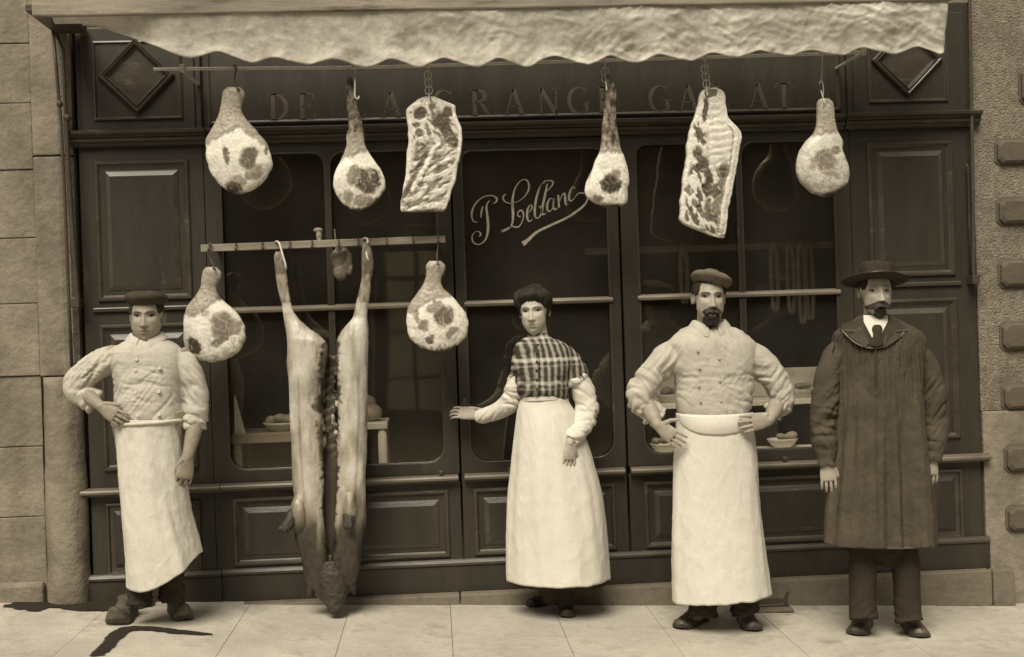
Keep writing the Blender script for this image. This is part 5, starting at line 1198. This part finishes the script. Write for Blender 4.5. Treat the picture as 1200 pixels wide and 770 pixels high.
body_mesh(P, core, [hd], [h1, h2], .33)
s = MB(); torso(s, T, Y); sleeve(s, Y, [(798,412),(782,421),(765,438),(753,456),(751,470),(760,479),(771,485)], [.064,.071,.071,.068,.063,.056,.049])
sleeve(s, Y, [(870,412),(887,421),(902,438),(913,456),(915,468),(911,477),(904,482)], [.064,.071,.071,.068,.063,.056,.049])
cuff(s, Y, [(763,483),(772,489)], .047, .011); cuff(s, Y, [(911,477),(905,484)], .047, .011)
r = rumple(remesh(s, .0055, 3), .0130, 1.0, 12, lambda p: .5+.6*smooth(.17, .23, abs(p.x-at(838, 440, -.62).x))); jk = r.build('jacket', 'drill_shirt', P, smooth=True)
collar(jk, at(831, 379, Y-.005), .066, 'drill_shirt', .038, .45, pts=.024)
for x, y in ((818,411),(843,420),(820,431),(819,452),(844,446),(821,470),(845,470)): button(jk, front(T, Y, x, y, .005), .0062, 'stained_linen')
band(jk, 'placket', 'drill_shirt', [front(T, Y, 847-.01*(y-390), y, .001) for y in range(390, 486, 6)], .012, .0015)
BA = [(484,793,880,.275),(500,793,882,.285),(540,790,887,.295),(600,788,891,.30),(650,787,897,.31),(705,788,904,.32)]
ap = apron(P, BA, Y, lambda x: 705-.085*(x-788)+1.2*nz(x*.06, 1, 7), 'apron_linen', amp=.010, seed=11)
# the bib folded over the waist tie
b = MB(); V = []; nu, nv = 60, 8
for j in range(nv+1):
    for i in range(nu+1):
        u = -1+2*i/nu; a = u*1.35; t = j/nv; px_ = 837+43*math.sin(a); py = 484+t*(6+17*(1-abs(u)**2.4))-.04*(px_-837)
        q = at(px_, py, Y); V.append((q.x, Y-(.1395+.010*math.sin(PI*min(1, t*1.0)))*math.cos(a)-.004, q.z))
b.add(V, [(j*(nu+1)+i, j*(nu+1)+i+1, (j+1)*(nu+1)+i+1, (j+1)*(nu+1)+i) for j in range(nv) for i in range(nu)]); o = b.build('folded_bib', 'apron_linen', ap, smooth=True, fix=False)
d = o.modifiers.new('thick', 'SOLIDIFY'); d.thickness = .005
s = MB(); s.ell(tuple(at(842, 600, Y)), .13, .1, .3); sleeve(s, Y, [(820,620),(823,680),(824,716),(824,722)], [.075,.07,.068,.07]); sleeve(s, Y, [(868,620),(871,680),(873,712),(874,718)], [.075,.07,.068,.07])
rumple(remesh(s, .006, 2), .010, 1.2, 2).build('trousers', 'trouser_cloth', P, smooth=True)
shoe(P, (832,722), (795,738), .28, .047, .08, shaft=.06); shoe(P, (866,720), (884,741), .27, .047, .08, shaft=.06)
cap(P, hd, [(.074,.096,0),(.076,.098,.010),(.084,.106,.014),(.098,.122,.026),(.100,.124,.038),(.088,.108,.056),(.055,.07,.066),(.02,.02,.069)], 'pale_cap_cloth', seed=7, tilt=(.26, -.20), up=.058, wob=.007, fwd=.010)
hd.grid(hairmask(.072)).build('hair', 'hair', P, smooth=True)
def beard(wid, low, mus, full, mw):
    def f(d, p):
        x, y, z = p
        if y < .02: return -.006
        ax = abs(x); n_ = .004*nz(x*150, y*60, z*60)
        m = math.exp(-((ax-.012)/(mw+.008))**4)*math.exp(-((z+.050+ax*.32)/.0095)**2)*mus*(0 if z < -.10 else 1)
        k = smooth(.0, 1, 1-((ax/wid)**2+((z+.092)/.040)**2)**1.2+.25*nz(x*70, y*70, z*70)) if full else 0
        k2 = full*gs(ax, z, .024, -.062, .008, .016)*.7
        lip = gs(x, z, 0, -.067, .013, .0045)
        return -.006+(m*.020+max(k*low, k2*.014)*(1-.4*lip)+n_*max(m, k, k2)*1.5)
    return f
hd.grid(beard(.044, .030, 1.15, 1, .024), 160, 130).build('beard', 'whisker', P, smooth=True)
# ------------------------------------------------------------------ man in the smock and hat
Y = -.75
P = person('man in long gathered dark smock, necktie and wide brimmed black hat, arms hanging', 1040, 735, Y)
hd = Head(at(1026, 343, Y-.03), yaw=-.05, pitch=.03, roll=.02, scale=.97, jaw=.92, long=1.03, gaunt=1.5, brow=.6, nose=1.25, stubble=.15)
T = [(368,1010,1042,.11),(374,1001,1052,.15),(381,990,1066,.19),(390,978,1080,.225),(402,976,1083,.25),(425,978,1082,.27),(460,979,1082,.28),(500,977,1085,.29),(550,973,1090,.30),(600,968,1095,.315),(637,966,1097,.32)]
core = MB(); torso(core, [r_[:3]+(r_[3]*.85,) for r_ in T[:8]], Y, ins=.03); sleeve(core, Y, [(1026,352),(1026,372),(1028,392)], [.054,.056,.075])
core.ell(tuple(at(1035, 520, Y)), .16, .11, .12); sleeve(core, Y, [(1012,520),(1012,620),(1012,705)], [.08,.06,.035]); sleeve(core, Y, [(1056,520),(1060,620),(1064,705)], [.08,.06,.035])
sleeve(core, Y, [(990,405),(970,470),(969,530,-.03)], [.04,.04,.034]); sleeve(core, Y, [(1068,405),(1092,470),(1092,525,-.03)], [.04,.04,.034])
h1 = hand(at(968, 512, Y-.0), at(969, 541, Y-.038), (.03, -.08, -1), (.25, .95, 0), 1, (.12, .3, .3), .05, .92, (.45, .85, .15), .033)
h2 = hand(at(1092, 505, Y-.0), at(1091, 534, Y-.038), (-.03, -.08, -1), (-.25, .95, 0), -1, (.12, .3, .3), .05, .92, (.45, .85, .15), .033)
body_mesh(P, core, [hd], [h1, h2], .38)
s = MB(); torso(s, T, Y); r = remesh(s, .006, 3); V = []
cz = at(1028, 400, Y)
for p, n_ in zip(r.v, r.n):
    a = math.atan2(p[0]-cz.x, -(p[1]-Y)); t = (cz.z-p[2]); fr = smooth(-.05, .0, t)
    pl = min(1, abs(nz(a*11, t*.9, 1, 2))*2.6)-.55; p2 = nz(a*2.6+.3*t, t*.6, 6, 2)
    g = pl*.013*(1-smooth(.05, .38, t))+p2*.030*smooth(.08, .5, t)+.004*nz(p[0]*25, p[1]*25, p[2]*9)
    V.append(tuple(Vector(p)+Vector((n_.x, n_.y, 0))*g*fr))
r.v = V
sm = r.build('smock', 'smock_cloth', P, smooth=True)
for sx, Q, rr in ((0, [(990,405),(978,420),(970,445),(967,475),(966,500),(968,526,-.02),(969,545,-.035)], [.046,.058,.063,.067,.066,.056,.040]), (1, [(1068,405),(1080,420),(1088,445),(1093,475),(1094,498),(1093,520,-.02),(1092,538,-.035)], [.046,.058,.063,.067,.066,.056,.040])):
    s = MB(); sleeve(s, Y, Q, rr); cuff(s, Y, [Q[-1], (Q[-1][0], Q[-1][1]-3, -.035)], .036, .009)
    rumple(remesh(s, .006, 2), .014, .9, 20+sx*5).build('smock_sleeve', 'smock_cloth', sm, smooth=True)
# yoke: braid, coat, shirt, tie
def fr_(x, y, o): return front(T, Y, x, y, o)
NL = lambda x: 408-(abs(x-1024)/41)**2.2*26           # neckline
s = MB(); s.tube([fr_(x, NL(x), .012) for x in range(986, 1064, 2)], .0026, 8); s.build('neck_braid', 'barewood', sm, smooth=True)
for sx in (0, 1):      # raglan piping on the shoulder
    s = MB(); s.tube([fr_(x, y, .010) for x, y in ([(996,384),(985,392),(978,404),(974,420)] if not sx else [(1060,384),(1071,392),(1078,404),(1083,420)])], .003, 6); s.build('shoulder_piping', 'coat_cloth', sm, smooth=True)
def patch(par, name, m, fn, x0, x1, off, nx=30, ny=24, thick=.004):
    """piece of cloth lying on the chest between fn(x)=(top, bottom)"""
    b = MB(); V = []
    for i in range(nx+1):
        x = x0+(x1-x0)*i/nx; a, c = fn(x)
        for j in range(ny+1): V.append(tuple(fr_(x, a+(c-a)*j/ny, off)))
    b.add(V, [(i*(ny+1)+j, (i+1)*(ny+1)+j, (i+1)*(ny+1)+j+1, i*(ny+1)+j+1) for i in range(nx) for j in range(ny)]); o = b.build(name, m, par, smooth=True)
    d = o.modifiers.new('thick', 'SOLIDIFY'); d.thickness = thick; d.offset = 1
    return o
patch(P, 'coat', 'coat_cloth', lambda x: (370+.25*abs(x-1026), NL(x)), 985, 1064, .008)
patch(P, 'shirt', 'apron_linen', lambda x: (370, max(371, min(402, 404-abs(x-1026)*1.9))), 1012, 1040, .014)
for sx in (-1, 1):     # lapels
    e = 1026+sx*24
    pts = [(1026+sx*14, 370), (1026+sx*20, 372), (1026+sx*37, 388), (1026+sx*24, 389), (1026+sx*32, 394), (1026+sx*12, 407), (1026+sx*7, 402), (1026+sx*15, 386)]
    b = MB(); F1 = [fr_(x, y, .019) for x, y in pts]; F2 = [fr_(x, y, .012) for x, y in pts]; n = len(pts)
    b.add([tuple(q) for q in F1+F2], [tuple(range(n)), tuple(range(2*n-1, n-1, -1))]+[(i, i+n, (i+1) % n+n, (i+1) % n) for i in range(n)]); b.build('lapel', 'lapel_cloth', P)
collar(P, at(1026, 375, Y-.01), .053, 'linen', .022, .5, pts=.030)
b = MB(); 
R = []
for y, w in ((380, 3.5), (383, 6.5), (387, 7.5), (391, 5.0), (394, 5.5), (400, 8), (408, 9)):
    R.append([tuple(fr_(1028+u*w, y, .018+.010*math.sqrt(max(0, 1-u*u)))) for u in (-1, -.6, 0, .6, 1)]+[tuple(fr_(1028+u*w, y, .014)) for u in (.9, 0, -.9)])
b.rings(R); o = b.build('necktie', 'felt', P, smooth=True); d = o.modifiers.new('sub', 'SUBSURF'); d.levels = d.render_levels = 1
band(sm, 'front_slit', 'coat_cloth', [fr_(1026+.0*y, y, .014) for y in range(410, 452, 5)], .006, .003)
b = MB(); b.tube([fr_(x, y, .011) for x, y in ((1018,448),(1019,456),(1025,462),(1032,456),(1033,448))], .0014, 6); b.build('slit_stitching', 'moulding', sm, smooth=True)
s = MB(); s.ell(tuple(at(1036, 590, Y)), .14, .1, .3); sleeve(s, Y, [(1011,610),(1011,670),(1011,714),(1012,726,-.01)], [.068,.064,.063,.066]); sleeve(s, Y, [(1060,610),(1062,670),(1064,716),(1066,729,-.01)], [.067,.064,.063,.066])
rumple(remesh(s, .006, 2), .008, 1.1, 3).build('trousers', 'trouser_cloth', P, smooth=True)
shoe(P, (1022,722), (1003,746), .285, .050, .08, shaft=.07); shoe(P, (1057,726), (1080,749), .285, .050, .08, shaft=.07)
cap(P, hd, [(.080,.100,-.004),(.158,.172,.004),(.160,.174,.010),(.156,.170,.013),(.090,.110,.012),(.090,.109,.03),(.088,.105,.058),(.086,.102,.078),(.078,.094,.086),(.05,.06,.082),(.01,.01,.080)], 'felt', 'hat', seed=4, tilt=(.03, -.23), up=.050, wob=.010)
cap(P, hd, [(.0915,.1115,.012),(.093,.113,.014),(.0925,.1115,.032),(.091,.110,.034)], 'blackshoe', 'hat_band', seed=4, tilt=(.03, -.23), up=.050, wob=.0)
hd.grid(hairmask(.07)).build('hair', 'hair', P, smooth=True)
hd.grid(beard(.034, .019, 1.6, 1, .034), 160, 130).build('moustache', 'whisker', P, smooth=True)
# ================================================================== the other side of the street (seen only as reflections in the panes)
MT['whitewash'] = mat('whitewashed_stone', .85, .9, .2, 3, .3, 20, .2)
oh = thing('opposite_house', 'dark stone house across the street, mirrored dimly in the shop panes', 'house', (0, -15, 0))
MT['darkstone'] = mat('sooty_stone', .09, .9, .3, 2, .4, 10, .2)
MB().box(-16, 16, -16, -15, -1.5, 9).build('wall', 'darkstone', oh)
for x0, x1 in ((-1.35, -.9), (-.82, -.30)):
    b = MB()
    for z0, z1 in ((-.2, .55), (.6, 1.3), (1.35, 2.2), (2.3, 2.75)): b.box(x0, x1, -15, -14.86, z0, z1)
    b.build('pale_pier', 'whitewash', oh, bev=.01)
for k in range(9):
    x = -13+3.1*k
    if -2 < x < 1: continue
    for z in (1.0, 4.6): 
        f = MB().box(x-.6, x+.6, -15.0, -14.93, z-.05, z+1.85).build('window', 'room', oh)
